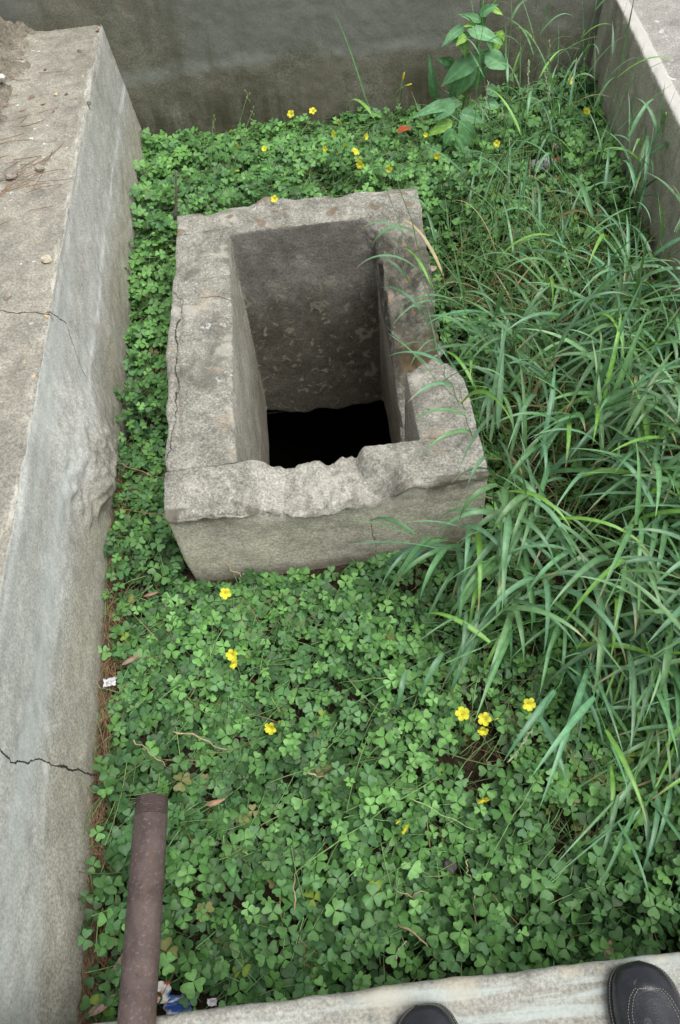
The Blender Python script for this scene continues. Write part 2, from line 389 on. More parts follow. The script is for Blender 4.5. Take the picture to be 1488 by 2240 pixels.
    bs = nb.math('MULTIPLY', bs, nb.rng(z, -0.04, 0.0))
    bt = nb.rng(nb.noise(10, 5, 0.7, 0.5), 0.40, 0.58, 0.42, 0.92)
    col = nb.mix(nb.math('MULTIPLY', bs, bt), col, (0.07, 0.065, 0.05))
    col = nb.mix(nb.math('MULTIPLY', bs, nb.math('MULTIPLY', nb.rng(nb.noise(19, 3, 0.5), 0.62, 0.68), 0.8)), col, (0.34, 0.22, 0.13))
    # brown rusty recess on the broken right side
    br = nb.math('MULTIPLY', nb.rng(x, 0.27, 0.30), nb.math('MULTIPLY', nb.rng(nb.math('ADD', y, nb.math('MULTIPLY', nb.noise(11, 4), 0.12)), 2.22, 2.12), nb.rng(z, 0.15, 0.05)))
    col = nb.mix(nb.math('MULTIPLY', br, nb.rng(nb.noise(9, 4), 0.35, 0.6, 0.25, 0.85)), col, (0.15, 0.105, 0.055))
    j1 = nb.math('MULTIPLY', nb.crack(x, y, [(-0.48, 1.393), (-0.3, 1.38), (-0.2, 1.40), (0.2, 1.41), (0.30, 1.385), (0.42, 1.41)], 0.0022, 0.035, -0.5, 0.5), nb.rng(z, 0.3, 0.32))
    j1 = nb.math('MULTIPLY', j1, nb.rng(x, 0.2, 0.25, 1.0, 0.35))
    j2 = nb.math('MULTIPLY', nb.crack(y, x, [(1.3, -0.47), (1.4, -0.455), (1.7, -0.432), (1.8, -0.445), (1.95, -0.44), (2.1, -0.425), (2.2, -0.48)], 0.0019, 0.06, 1.0, 2.6, -1.0, 1.0), nb.rng(z, 0.3, 0.32))
    j3 = nb.math('MULTIPLY', nb.crack(x, y, [(-0.48, 2.46), (-0.3, 2.475), (0.42, 2.5)], 0.0013, 0.03, -0.5, 0.5), nb.math('MULTIPLY', nb.rng(z, 0.3, 0.32), nb.rng(x, -0.2, -0.3)))
    j4 = nb.math('MULTIPLY', nb.crack(x, y, [(-0.48, 2.11), (-0.3, 2.10), (0.0, 2.1)], 0.0011, 0.06, -0.5, 0.5), nb.rng(z, 0.3, 0.32))
    cr = nb.math('MAXIMUM', nb.math('MAXIMUM', j1, j2), nb.math('MAXIMUM', nb.math('MAXIMUM', j3, j4), vc))
    col = nb.mix(nb.math('MULTIPLY', cr, 0.9), col, (0.05, 0.045, 0.035))
    und = nb.math('MULTIPLY', nb.rng(y, 1.258, 1.250), nb.math('MULTIPLY', nb.rng(nb.math('ADD', z, nb.math('MULTIPLY', nb.noise(12, 4), 0.05)), 0.305, 0.345), nb.rng(nb.noise(13, 5, 0.7), 0.42, 0.6)))  # broken dark line at the slab lip: dirt and painted lip shadow
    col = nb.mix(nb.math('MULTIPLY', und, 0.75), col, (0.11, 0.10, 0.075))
    h1 = nb.math('ADD', nb.noise(85, 6, 0.75), nb.math('MULTIPLY', cr, -1.4))
    rb = nb.rng(tv, 0.2, 0.45, 0.35, 1.0)
    return nb.done(nb.bsdf(col, 0.93, nb.bump(nb.math('MULTIPLY', h1, rb), 1.0, 0.008), 0.2))

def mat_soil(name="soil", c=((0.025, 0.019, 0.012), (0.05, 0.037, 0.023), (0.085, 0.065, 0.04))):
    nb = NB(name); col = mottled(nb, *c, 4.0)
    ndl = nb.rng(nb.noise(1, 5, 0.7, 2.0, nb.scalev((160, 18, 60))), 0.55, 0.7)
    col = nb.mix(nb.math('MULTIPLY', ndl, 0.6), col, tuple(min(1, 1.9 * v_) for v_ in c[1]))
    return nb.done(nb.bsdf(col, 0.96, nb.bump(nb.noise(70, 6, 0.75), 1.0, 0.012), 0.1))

def mat_leaf(name, rough=0.48, spec=0.4, trans=0.3, vein=False, dust=False):
    nb = NB(name); a = nb.attr(); col = a
    n = nb.rng(nb.noise(60, 4, 0.6), 0.3, 0.7, 0.82, 1.16)
    gc = nb.t.nodes.new('ShaderNodeCombineColor')
    for i in range(3): nb.L(n, gc.inputs[i])
    col = nb.mix(1.0, a, gc.outputs[0], 'MULTIPLY')
    if dust:
        d = nb.math('MULTIPLY', nb.rng(nb.noise(260, 3, 0.7), 0.60, 0.70), nb.rng(nb.noise(5, 3), 0.45, 0.62))
        col = nb.mix(nb.math('MULTIPLY', d, 0.5), col, (0.30, 0.30, 0.22))
    b = nb.bsdf(col, rough, None, spec)
    tr = nb.t.nodes.new('ShaderNodeBsdfTranslucent')
    nb.put(tr.inputs[0], nb.mix(1.0, col, (1.5, 1.25, 0.5), 'MULTIPLY'))
    ms = nb.t.nodes.new('ShaderNodeMixShader'); ms.inputs[0].default_value = trans
    nb.L(b, ms.inputs[1]); nb.L(tr.outputs[0], ms.inputs[2])
    return nb.done(ms.outputs[0])

def mat_tint(name, rough=0.8, spec=0.3, grain=60, amt=0.25, bump=0.0, metal=0.0):
    nb = NB(name); n = nb.rng(nb.noise(grain, 5, 0.65), 0.3, 0.7, 1 - amt, 1 + amt)
    gc = nb.t.nodes.new('ShaderNodeCombineColor')
    for i in range(3): nb.L(n, gc.inputs[i])
    col = nb.mix(1.0, nb.attr(), gc.outputs[0], 'MULTIPLY')
    return nb.done(nb.bsdf(col, rough, nb.bump(nb.noise(grain * 1.5, 5, 0.7), 0.6, bump) if bump else None, spec, metal))

def mat_pipe():
    nb = NB("rusty_iron")
    col = nb.ramp(nb.noise(9, 7, 0.7, 0.5), [(0.32, (0.036, 0.026, 0.024)), (0.5, (0.072, 0.051, 0.046)), (0.68, (0.11, 0.082, 0.073))])
    col = nb.mix(nb.math('MULTIPLY', nb.rng(nb.noise(140, 4, 0.75), 0.54, 0.66), 0.6), col, (0.165, 0.143, 0.135))
    col = nb.mix(nb.math('MULTIPLY', nb.rng(nb.noise(1, 6, 0.75, 0.8, nb.scalev((24, 9, 24))), 0.55, 0.68), 0.45), col, (0.13, 0.075, 0.048))
    col = nb.mix(nb.math('MULTIPLY', nb.rng(nb.noise(6, 5, 0.7), 0.58, 0.68), 0.6), col, (0.045, 0.035, 0.032))
    return nb.done(nb.bsdf(col, 0.72, nb.bump(nb.noise(110, 7, 0.8), 0.8, 0.0022), 0.3))

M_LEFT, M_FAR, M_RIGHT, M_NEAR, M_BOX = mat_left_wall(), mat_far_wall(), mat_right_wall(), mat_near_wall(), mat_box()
M_SOIL = mat_soil()
M_BANK = mat_soil("dry_soil", ((0.12, 0.105, 0.082), (0.235, 0.21, 0.168), (0.34, 0.31, 0.255)))
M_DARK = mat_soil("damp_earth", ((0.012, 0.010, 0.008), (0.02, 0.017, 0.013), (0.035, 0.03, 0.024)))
M_CLOVER = mat_leaf("clover_leaf", 0.50, 0.35, 0.22, dust=True)
M_GRASS = mat_leaf("grass_blade", 0.42, 0.5, 0.2)
M_STEM = mat_leaf("green_stem", 0.5, 0.4, 0.1)
M_PETAL = mat_leaf("yellow_petal", 0.6, 0.2, 0.35)
M_DRY = mat_tint("dry_plant", 0.85, 0.2, 60, 0.3)
M_STONE = mat_tint("loose_stone", 0.95, 0.15, 45, 0.35, 0.004)
M_WOOD = mat_tint("grey_wood", 0.9, 0.15, 50, 0.35, 0.003)
M_PIPE = mat_pipe()

# ------------------------------------------------------------------ the setting
LW_TOP, NW_TOP, RW_TOP = 0.57, 0.50, 0.50
def rwx(y): return 1.352 + 0.09 * (y - 2.67)          # inner face of the right wall

def ground_sheet():
    """one sheet to the horizon, open where the basin and the land behind the walls are built"""
    xs = [-400, -1.55, 1.98, 400]; ys = [-400, -0.42, 4.0, 400]
    v = [(x, y, 0.44) for x in xs for y in ys]; q = []
    for i in range(3):
        for j in range(3):
            if i == 1 and j == 1: continue
            a = i * 4 + j; q.append((a, a + 4, a + 5, a + 1))
    return link('ground', mesh_from('ground', np.array(v, float), [np.array(q)], smooth=False), M_BANK)
tag(ground_sheet(), kind='structure')

def soil_bed():
    xs = np.linspace(-0.80, 1.56, 237); ys = np.linspace(-0.02, 3.80, 383)
    X, Y = np.meshgrid(xs, ys, indexing='ij')
    Zs = 0.012 * fbm(p3(X, Y), 5, 4) - 0.012
    Zs += 0.03 * sstep(-0.66, -0.72, X) * sstep(1.7, 0.2, Y)
    v = np.stack([X, Y, Zs], -1).reshape(-1, 3)
    q = grid_faces(len(xs), len(ys), True)
    c = v[q].mean(1)
    keep = ~((abs(c[:, 0] + 0.02) < 0.36) & (c[:, 1] > 1.31) & (c[:, 1] < 2.51))
    return link('soil', mesh_from('soil', v, [q[keep]]), M_SOIL)
tag(soil_bed(), kind='structure')

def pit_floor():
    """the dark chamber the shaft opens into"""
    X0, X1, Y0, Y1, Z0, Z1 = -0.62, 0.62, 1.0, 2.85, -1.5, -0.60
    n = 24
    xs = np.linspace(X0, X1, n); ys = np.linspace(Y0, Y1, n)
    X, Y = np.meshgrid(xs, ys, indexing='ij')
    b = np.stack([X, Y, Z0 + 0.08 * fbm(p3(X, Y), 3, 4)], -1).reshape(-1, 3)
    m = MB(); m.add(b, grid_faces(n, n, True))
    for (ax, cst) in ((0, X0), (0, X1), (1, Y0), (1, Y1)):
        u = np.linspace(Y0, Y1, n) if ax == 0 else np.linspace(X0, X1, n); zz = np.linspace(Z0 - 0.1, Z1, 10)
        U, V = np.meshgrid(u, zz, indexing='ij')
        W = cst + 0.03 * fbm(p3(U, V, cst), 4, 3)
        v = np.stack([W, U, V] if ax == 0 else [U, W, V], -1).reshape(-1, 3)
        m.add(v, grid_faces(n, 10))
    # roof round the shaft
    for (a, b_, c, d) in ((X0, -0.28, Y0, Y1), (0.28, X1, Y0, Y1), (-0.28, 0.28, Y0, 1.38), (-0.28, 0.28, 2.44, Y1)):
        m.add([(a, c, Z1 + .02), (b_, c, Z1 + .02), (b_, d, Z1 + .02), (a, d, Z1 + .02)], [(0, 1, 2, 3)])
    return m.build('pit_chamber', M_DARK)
tag(pit_floor(), kind='structure')

def wall_sweep(prof, ys, disp, name, mat, axis='y', step=0.007, side=1):
    """prof: list of (a, z) cross-section points; swept along the wall; disp(P, N) -> offset along the normal"""
    prof = np.array(prof, float); pts = [prof[0]]
    for a, b in zip(prof[:-1], prof[1:]):
        n = max(1, int(np.linalg.norm(b - a) / step))
        for k in range(1, n + 1): pts.append(a + (b - a) * k / n)
    pts = np.array(pts)
    tan = np.gradient(pts, axis=0); tan /= np.linalg.norm(tan, axis=1)[:, None]
    nor = np.stack([tan[:, 1], -tan[:, 0]], -1) * side
    for _ in range(1):
        nor[1:-1] = (nor[:-2] + nor[1:-1] * 2 + nor[2:]) / 4
    nor /= np.linalg.norm(nor, axis=1)[:, None]
    A = pts[:, None, 0] + 0 * ys[None]; Zz = pts[:, None, 1] + 0 * ys[None]; Yy = 0 * A + ys[None]
    NA = nor[:, None, 0] + 0 * A; NZ = nor[:, None, 1] + 0 * A
    A, Yy, Zz = disp(A, Yy, Zz, NA, NZ)
    if axis == 'y': v = np.stack([A, Yy, Zz], -1)
    else: v = np.stack([Yy, A, Zz], -1)
    q = grid_faces(len(pts), len(ys), axis != 'y')
    return link(name, mesh_from(name, v.reshape(-1, 3), [q]), mat)

def arc(cx, cz, r, a0, a1, n=6):
    return [(cx + r * math.cos(a0 + (a1 - a0) * i / n), cz + r * math.sin(a0 + (a1 - a0) * i / n)) for i in range(n + 1)]

# left wall, profile from the bottom of the inner face over the edge to the back
def disp_left(A, Y, Z, NA, NZ):
    P = p3(A, Y, Z)
    d = 0.004 * fbm(P, 3.5, 3) + 0.0016 * fbm(P, 30, 3)
    top = sstep(0.5, 0.9, NZ)
    d += top * (0.005 * fbm(P, 7, 4) + 0.0014 * fbm(P, 70, 2))
    # ragged arris
    edge = np.exp(-((A + 0.757) / 0.016) ** 2) * sstep(LW_TOP - 0.035, LW_TOP - 0.01, Z)
    d -= edge * (0.003 + 0.005 * np.clip(fbm(P * np.array([1, 0.35, 1]), 26, 5, 0.6), -0.3, 1))
    A = A + NA * d; Z = Z + NZ * d
    A = A + (0.012 + 0.022 * sstep(1.5, 0.0, Y)) * np.clip(1 - Z / 0.5, 0, 1.1) * sstep(-0.78, -0.76, A)
    face = sstep(0.35, 0.8, NA)
    # a boulder in the wall that swells through the render, broken off below
    yc = Y - 1.565
    gy = np.where(yc > 0, np.exp(-(yc / 0.21) ** 2), sstep(-0.215, -0.07, yc + 0.03 * fbm(p3(Z * 0, Y, Z), 14, 3)))
    under = 0.135 + 0.22 * np.clip(yc, -1, 0.2) * -0.5 + 0.02 * fbm(p3(Y, Z, 3.3), 16, 3)
    gz = np.where(Z > 0.27, np.exp(-((Z - 0.27) / 0.15) ** 2), sstep(under - 0.025, under + 0.04, Z))
    bul = 0.058 * gy * gz * face
    rough = bul / 0.058 * (0.009 * fbm(p3(A * 0, Y, Z), 13, 5, 0.62) + 0.007 * abs(fbm(p3(A * 0, Y, Z), 22, 4, 0.6)) + 0.002 * fbm(p3(A * 0, Y, Z), 70, 2))
    # dark split at the tip of the boulder
    cr = np.exp(-((Y - (1.56 + 0.25 * (Z - 0.28)) + 0.015 * fbm(p3(Y, Z, 9.0), 25, 2)) / 0.007) ** 2) * sstep(0.035, 0.055, bul) * sstep(0.40, 0.30, Z)
    A = A + bul + rough - 0.007 * cr
    # groove of the big crack
    g = 0.632 + 0.12 * (0.3 - Z) * (Z < 0.3)
    return A, Y, Z
ysL = np.arange(-0.42, 3.765, 0.0075)
profL = [(-0.715, -0.06), (-0.722, 0.05), (-0.742, 0.33), (-0.755, LW_TOP - 0.012)] + arc(-0.763, LW_TOP - 0.008, 0.008, 0.0, math.pi / 2, 3)[1:] + [(-1.55, LW_TOP + 0.004), (-1.56, 0.3)]
o = wall_sweep(profL, ysL, disp_left, 'concrete_wall', M_LEFT)
tag(o, 'low left wall with lichen-spotted top, bulging stone and a long crack', 'wall')

def disp_far(A, Y, Z, NA, NZ):
    P = p3(Y, A, Z); d = 0.004 * fbm(P, 3.0, 3) + 0.0015 * fbm(P, 28, 3)
    return A + NA * d, Y, Z + NZ * d
profF = [(3.75, -0.06), (3.752, 0.3), (3.758, 1.09)] + arc(3.766, 1.09, 0.008, math.pi, math.pi / 2, 3)[1:] + [(4.03, 1.10), (4.04, 0.3)]
o = wall_sweep([(a, z) for a, z in profF], np.arange(-1.7, 2.06, 0.01), disp_far, 'concrete_wall', M_FAR, 'x', 0.01, -1)
tag(o, 'tall dark stained wall across the far end behind the weeds', 'wall')

def disp_right(A, Y, Z, NA, NZ):
    P = p3(A, Y, Z); d = 0.004 * fbm(P, 3.0, 3) + 0.0018 * fbm(P, 26, 3)
    d -= np.exp(-((A - 0.006) / 0.014) ** 2) * sstep(RW_TOP - 0.03, RW_TOP - 0.01, Z) * 0.006 * np.clip(fbm(P, 18, 4), -0.2, 1)
    A = A + NA * d; Z = Z + NZ * d
    return A + rwx(Y), Y, Z
profR = [(-0.01, -0.06), (0.0, 0.2), (0.0, RW_TOP - 0.012)] + arc(0.010, RW_TOP - 0.010, 0.010, math.pi, math.pi / 2, 3)[1:] + [(0.05, RW_TOP), (0.056, RW_TOP - 0.006), (0.64, RW_TOP - 0.004), (0.65, 0.3)]
o = wall_sweep(profR, np.arange(-0.42, 3.762, 0.01), disp_right, 'concrete_wall', M_RIGHT, 'y', 0.009, -1)
o.data.flip_normals()
tag(o, 'low wall on the right with a pale raised edge, half hidden by tall grass', 'wall')

def disp_near(A, Y, Z, NA, NZ):
    P = p3(Y, A, Z); d = 0.003 * fbm(P, 4.0, 3) + 0.0012 * fbm(P, 30, 3)
    e = np.exp(-((A - 0.10) / 0.012) ** 2) * sstep(NW_TOP - 0.03, NW_TOP - 0.008, Z)
    d -= e * 0.006 * np.clip(fbm(P, 12, 4), -0.2, 1)
    return A + NA * d, Y, Z + NZ * d
profN = [(0.095, -0.06), (0.105, 0.3), (0.108, NW_TOP - 0.014)] + arc(0.094, NW_TOP - 0.014, 0.014, 0, math.pi / 2, 4)[1:] + [(-0.40, NW_TOP - 0.004), (-0.41, 0.3)]
o = wall_sweep(profN, np.arange(-0.745, 1.12, 0.008), disp_near, 'concrete_wall', M_NEAR, 'x', 0.007)
tag(o, 'pale near wall with bluish brushed streaks under the black shoes', 'wall')

def bank():
    xs = np.linspace(-2.6, -1.02, 130); ys = np.linspace(1.6, 3.75, 180)
    X, Y = np.meshgrid(xs, ys, indexing='ij'); P = p3(X, Y)
    edge = -1.05 - 0.16 * sstep(3.1, 2.2, Y) + 0.03 * fbm(P, 5, 3)
    h = 0.62 * np.clip(edge - X, -0.06, 2) * sstep(1.7, 3.0, Y)
    Zs = LW_TOP - 0.004 + np.clip(h, -0.03, 0.8) + 0.034 * fbm(P, 14, 6, 0.68) * sstep(-0.02, 0.06, edge - X)
    return link('soil_bank', mesh_from('soil_bank', np.stack([X, Y, Zs], -1).reshape(-1, 3), [grid_faces(len(xs), len(ys), True)]), M_BANK)
tag(bank(), kind='structure')

# ------------------------------------------------------------------ the concrete pit
def concrete_pit():
    me = bpy.data.meshes.new('tmp'); v = []; f = []
    def bx(x0, x1, y0, y1, z0, z1):
        b = len(v)
        v.extend([(x, y, z) for z in (z0, z1) for y in (y0, y1) for x in (x0, x1)])
        f.extend([tuple(b + i for i in q) for q in ((0, 2, 3, 1), (4, 5, 7, 6), (0, 1, 5, 4), (2, 6, 7, 3), (0, 4, 6, 2), (1, 3, 7, 5))])
    T, B = 0.36, -0.57
    bx(-0.459, -0.268, 1.245, 2.606, B, T)
    bx(-0.459, 0.425, 2.440, 2.608, B, T)
    bx(0.262, 0.425, 1.75, 2.600, B, T)
    bx(0.246, 0.412, 1.245, 1.80, B, T)
    bx(-0.459, 0.412, 1.242, 1.388, B, T)
    me.from_pydata(v, [], f)
    o = bpy.data.objects.new('tmp', me); COL.objects.link(o)
    md = o.modifiers.new('r', 'REMESH'); md.mode = 'VOXEL'; md.voxel_size = 0.0065; md.use_smooth_shade = True
    dg = bpy.context.evaluated_depsgraph_get(); ev = o.evaluated_get(dg)
    m2 = bpy.data.meshes.new_from_object(ev); COL.objects.unlink(o); bpy.data.objects.remove(o)
    n = len(m2.vertices); co = np.empty(n * 3, np.float32); m2.vertices.foreach_get('co', co); co = co.reshape(-1, 3).astype(float)
    no = np.empty(n * 3, np.float32); m2.vertices.foreach_get('normal', no); no = no.reshape(-1, 3).astype(float)
    x, y, z = co.T.copy()
    P = co.copy()
    # ---- broken profile of the right side
    rp = np.interp(y + 0.03 * fbm(p3(x * 1.3, y, 0), 9, 4), [1.60, 1.685, 1.71, 1.95, 2.05, 2.075, 2.16, 2.175, 2.255, 2.272, 2.36, 2.378, 2.43, 2.455], [0.36, 0.355, -0.04, -0.05, 0.0, 0.09, 0.125, 0.175, 0.185, 0.235, 0.24, 0.30, 0.315, 0.355])
    rp = rp + 0.046 * fbm(p3(x, y, 1), 10, 4) * sstep(1.70, 1.8, y) * sstep(2.46, 2.38, y)
    inr = sstep(0.20, 0.235, x)
    top = 0.36 + (np.where((y > 1.56) & (y < 2.46), rp, 0.36) - 0.36) * inr
    # ---- chipped front rim
    xn = x + 0.03 * fbm(p3(x, y, 5), 10, 3)
    fr = sstep(1.42, 1.385, y)
    fwd = sstep(1.385, 1.225, y)
    chip = sstep(-0.245 - 0.05 * fwd, -0.175 - 0.01 * fwd, xn) * sstep(0.105 + 0.085 * fwd, 0.070 + 0.04 * fwd, xn)
    top -= fr * chip * (0.048 + 0.014 * fwd ** 1.3 + 0.013 * fbm(p3(x, y, 3), 15, 3) + 0.008 * fbm(p3(x, y, 3), 46, 3))
    scoop = np.exp(-(((xn - 0.135) / 0.05) ** 2 + ((y - 1.265) / 0.055) ** 2))
    top -= fr * scoop * (0.05 * (1 - 0.7 * chip))
    top -= fr * 0.012 * sstep(-0.1, -0.3, x) * sstep(1.28, 1.225, y)
    # back rim worn unevenly along its outer edge
    top -= sstep(2.555, 2.60, y) * (0.006 + 0.020 * fbm(p3(x, 0, 2), 9, 4))
    lo = -0.15
    sc = np.where(z > lo, (top - lo) / (0.36 - lo), 1.0)
    z = np.where(z > lo, lo + (z - lo) * sc, z)
    # ---- outline: slanting ends
    x = x - 0.055 * sstep(1.58, 1.73, y) * sstep(1.80, 1.74, y) * sstep(0.30, 0.41, x) * sstep(0.02, 0.1, z)
    # rim slab stands proud of the smoother render
    lip = np.interp(x, [-0.47, -0.42, -0.36, -0.28, -0.2, -0.12, -0.03, 0.05, 0.11, 0.2, 0.42], [0.315, 0.322, 0.333, 0.325, 0.296, 0.288, 0.278, 0.288, 0.31, 0.335, 0.338]) + 0.010 * fbm(p3(x, 0, 7), 14, 3) + 0.006 * fbm(p3(x, 0, 9), 42, 3)
    front = sstep(1.288, 1.258, y)
    pr = front * sstep(lip - 0.007, lip + 0.004, z)
    y = y - 0.014 * pr * sstep(0.25, 0.05, x) - 0.004 * pr
    # left outer edge: a sliver splitting away
    lf = sstep(-0.43, -0.455, x) * sstep(0.2, 0.3, z)
    x = x - lf * (0.006 + 0.010 * fbm(p3(0, y, 1), 6, 4))
    gr = np.exp(-((x + 0.438 + 0.012 * fbm(p3(0, y, 4), 7, 3)) / 0.006) ** 2) * sstep(0.33, 0.35, z) * sstep(1.45, 1.6, y) * sstep(2.25, 2.15, y)
    z = z - 0.011 * gr
    # soften the inner left arris, worn round
    inl = np.exp(-((x + 0.268) / 0.028) ** 2) * sstep(0.30, 0.36, z) * sstep(1.36, 1.42, y) * sstep(2.46, 2.42, y)
    z = z - 0.016 * inl
    # joints of the slabs
    jn = np.exp(-((y - 1.395 + 0.008 * fbm(p3(x, 0, 3), 8, 3)) / 0.006) ** 2) * sstep(0.32, 0.34, z) * (sstep(-0.28, -0.3, x) + sstep(0.24, 0.26, x))
    z = z - 0.006 * jn
    # ---- grain
    broken = np.clip(fr * chip * sstep(lip - 0.004, lip + 0.01, z) + inr * sstep(1.66, 1.74, y) * sstep(2.46, 2.42, y), 0, 1) * sstep(0.0, 0.06, z)
    up = sstep(0.3, 0.8, no[:, 2])
    d = 0.004 * fbm(P, 6, 3) + 0.0020 * fbm(P, 40, 3) * (0.35 + 0.65 * up) + broken * (0.011 * (0.30 - abs(fbm(P, 11, 5, 0.55))) + 0.004 * fbm(P, 34, 3, 0.6) + 0.004 * fbm(P, 60, 2))
    d += up * 0.0016 * fbm(P, 90, 2)
    co2 = np.stack([x, y, z], -1) + no * d[:, None]
    # ragged lower lip where the chamber opens
    co2[:, 2] += sstep(-0.5, -0.56, co2[:, 2]) * 0.03 * fbm(p3(co2[:, 0], co2[:, 1]), 7, 3)
    m2.vertices.foreach_set('co', co2.astype(np.float32).ravel()); m2.update()
    m2.materials.clear(); m2.name = 'concrete_pit'
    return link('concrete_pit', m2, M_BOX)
PIT = concrete_pit()
tag(PIT, 'open rectangular concrete pit with a chipped front rim and broken right side in the clover', 'pit')

def in_pit(x, y, m=0.0):
    return (x > -0.475 - m) & (x < 0.435 + m) & (y > 1.226 - m) & (y < 2.61 + m)
#VEG
# ------------------------------------------------------------------ ground cover
def clover_shape():
    """one heart-shaped leaflet, folded along its midrib; unit length along +y"""
    mid = [(0, 0.0), (0, 0.42), (0, 0.87)]
    ed = [(0.29, 0.25), (0.53, 0.53), (0.60, 0.79), (0.48, 0.98), (0.24, 1.01)]
    v = [(x, y, 0) for x, y in mid] + [(x, y, 0) for x, y in ed] + [(-x, y, 0) for x, y in ed]
    q = [(1, 4, 5, 2), (1, 2, 10, 9)]
    t = [(0, 3, 1), (1, 3, 4), (2, 5, 6), (2, 6, 7), (0, 1, 8), (1, 9, 8), (2, 11, 10), (2, 12, 11)]
    return np.array(v, float), np.array(q), np.array(t)
CV, CQ, CT = clover_shape()

def rot_to(nrm):
    """frames whose z is nrm"""
    z = nrm / np.linalg.norm(nrm, axis=1)[:, None]
    a = np.where(abs(z[:, 2:3]) < 0.9, np.array([[0, 0, 1.0]]), np.array([[1.0, 0, 0]]))
    x = np.cross(a, z); x /= np.linalg.norm(x, axis=1)[:, None]
    return np.stack([x, np.cross(z, x), z], -1)          # columns

def clover_leaves(mb, pos, size, nrm, col, fold, droop):
    """pos (n,3): leaf centres; three leaflets each"""
    fold0 = fold; n = len(pos); fr = rot_to(nrm); spin = rng.uniform(0, 2 * np.pi, n)
    for k in range(3):
        a = spin + k * 2 * np.pi / 3 + rng.normal(0, 0.17, n)
        s = size * rng.uniform(0.82, 1.1, n) * np.where(rng.random(n) < 0.035, 0.35, 1.0)
        fold = np.where(rng.random(n) < 0.10, rng.uniform(0.6, 1.4, n), fold0)
        x, y = CV[:, 0], CV[:, 1]
        wd = rng.uniform(0.92, 1.12, n)[:, None]
        z = fold[:, None] * abs(x)[None] - droop[:, None] * (y ** 2)[None] + 0.05 * y[None] \
            + rng.normal(0, 0.04, (n, len(x)))
        lx = (x[None] * wd); ly = np.broadcast_to(y[None] + 0.03, lx.shape)
        gx = lx * np.cos(a)[:, None] - ly * np.sin(a)[:, None]
        gy = lx * np.sin(a)[:, None] + ly * np.cos(a)[:, None]
        loc = np.stack([gx, gy, z], -1) * s[:, None, None]
        V = np.einsum('nij,nkj->nki', fr, loc) + pos[:, None]
        base = (np.arange(n) * len(CV))[:, None, None]
        c = col * rng.uniform(0.9, 1.1, (n, 1))
        cc = np.repeat(c[:, None], len(CV), 1)
        cc[:, :3] *= 1.10                                   # the midrib is a little paler
        mb.add(V.reshape(-1, 3), (CQ[None] + base).reshape(-1, 4), (CT[None] + base).reshape(-1, 3), cc.reshape(-1, 3))

def ribbons(mb, P, rad, col):
    """thin three-sided stems; P (n, m, 3)"""
    n, m, _ = P.shape
    T = np.gradient(P, axis=1); T /= np.linalg.norm(T, axis=2)[..., None] + 1e-9
    ref = np.zeros_like(T); ref[..., 0] = 0.37; ref[..., 1] = 0.91; ref[..., 2] = 0.2
    A = np.cross(T, ref); A /= np.linalg.norm(A, axis=2)[..., None] + 1e-9; B = np.cross(T, A)
    an = np.array([0, 2.094, 4.189])
    rad = np.broadcast_to(np.asarray(rad, float).reshape(n, -1), (n, m)) if np.ndim(rad) else np.full((n, m), rad)
    V = P[:, :, None] + rad[:, :, None, None] * (np.cos(an)[None, None, :, None] * A[:, :, None] + np.sin(an)[None, None, :, None] * B[:, :, None])
    i = np.arange(m - 1)[:, None] * 3; j = np.arange(3)[None]; k = (j + 1) % 3
    q = np.stack([i + j, i + k, i + 3 + k, i + 3 + j], -1).reshape(-1, 4)
    Q = (q[None] + (np.arange(n) * m * 3)[:, None, None]).reshape(-1, 4)
    mb.add(V.reshape(-1, 3), Q, None, np.repeat(col, m * 3, 0))

def grassness(x, y):
    """1 where the tall grass stands thick"""
    edge = 0.47 + 0.02 * y + 0.14 * fbm(p3(x, y, 1.5), 2.5, 3)
    edge = np.where(y < 1.15, edge + (1.15 - y) * 0.55, edge)
    g = sstep(edge - 0.05, edge + 0.16, x) * sstep(0.45, 0.85, y)
    return g * (1 - 0.55 * sstep(2.3, 2.9, y))
def canopy(x, y):
    P = p3(x, y)
    h = 0.062 + 0.045 * fbm(P, 3.2, 3) + 0.03 * fbm(P + 31, 8, 2)
    h = h + 0.045 * sstep(2.5, 2.9, y)
    h = h * (1 - 0.62 * sstep(3.05, 3.6, y) * (1 - 0.5 * sstep(0.5, 0.9, x)))
    h = h - 0.035 * sstep(0.6, 1.15, y) * sstep(1.25, 1.15, y) * sstep(-0.5, -0.3, x)
    return np.clip(h, 0.022, 0.25)
def scatter(n):
    x = rng.uniform(-0.735, 1.52, n); y = rng.uniform(0.115, 3.73, n)
    ok = (x < rwx(y) - 0.012) & (x > -0.712 + 0.03 * sstep(1.5, 0.0, y)) & ~in_pit(x, y, 0.012)
    return x[ok], y[ok]

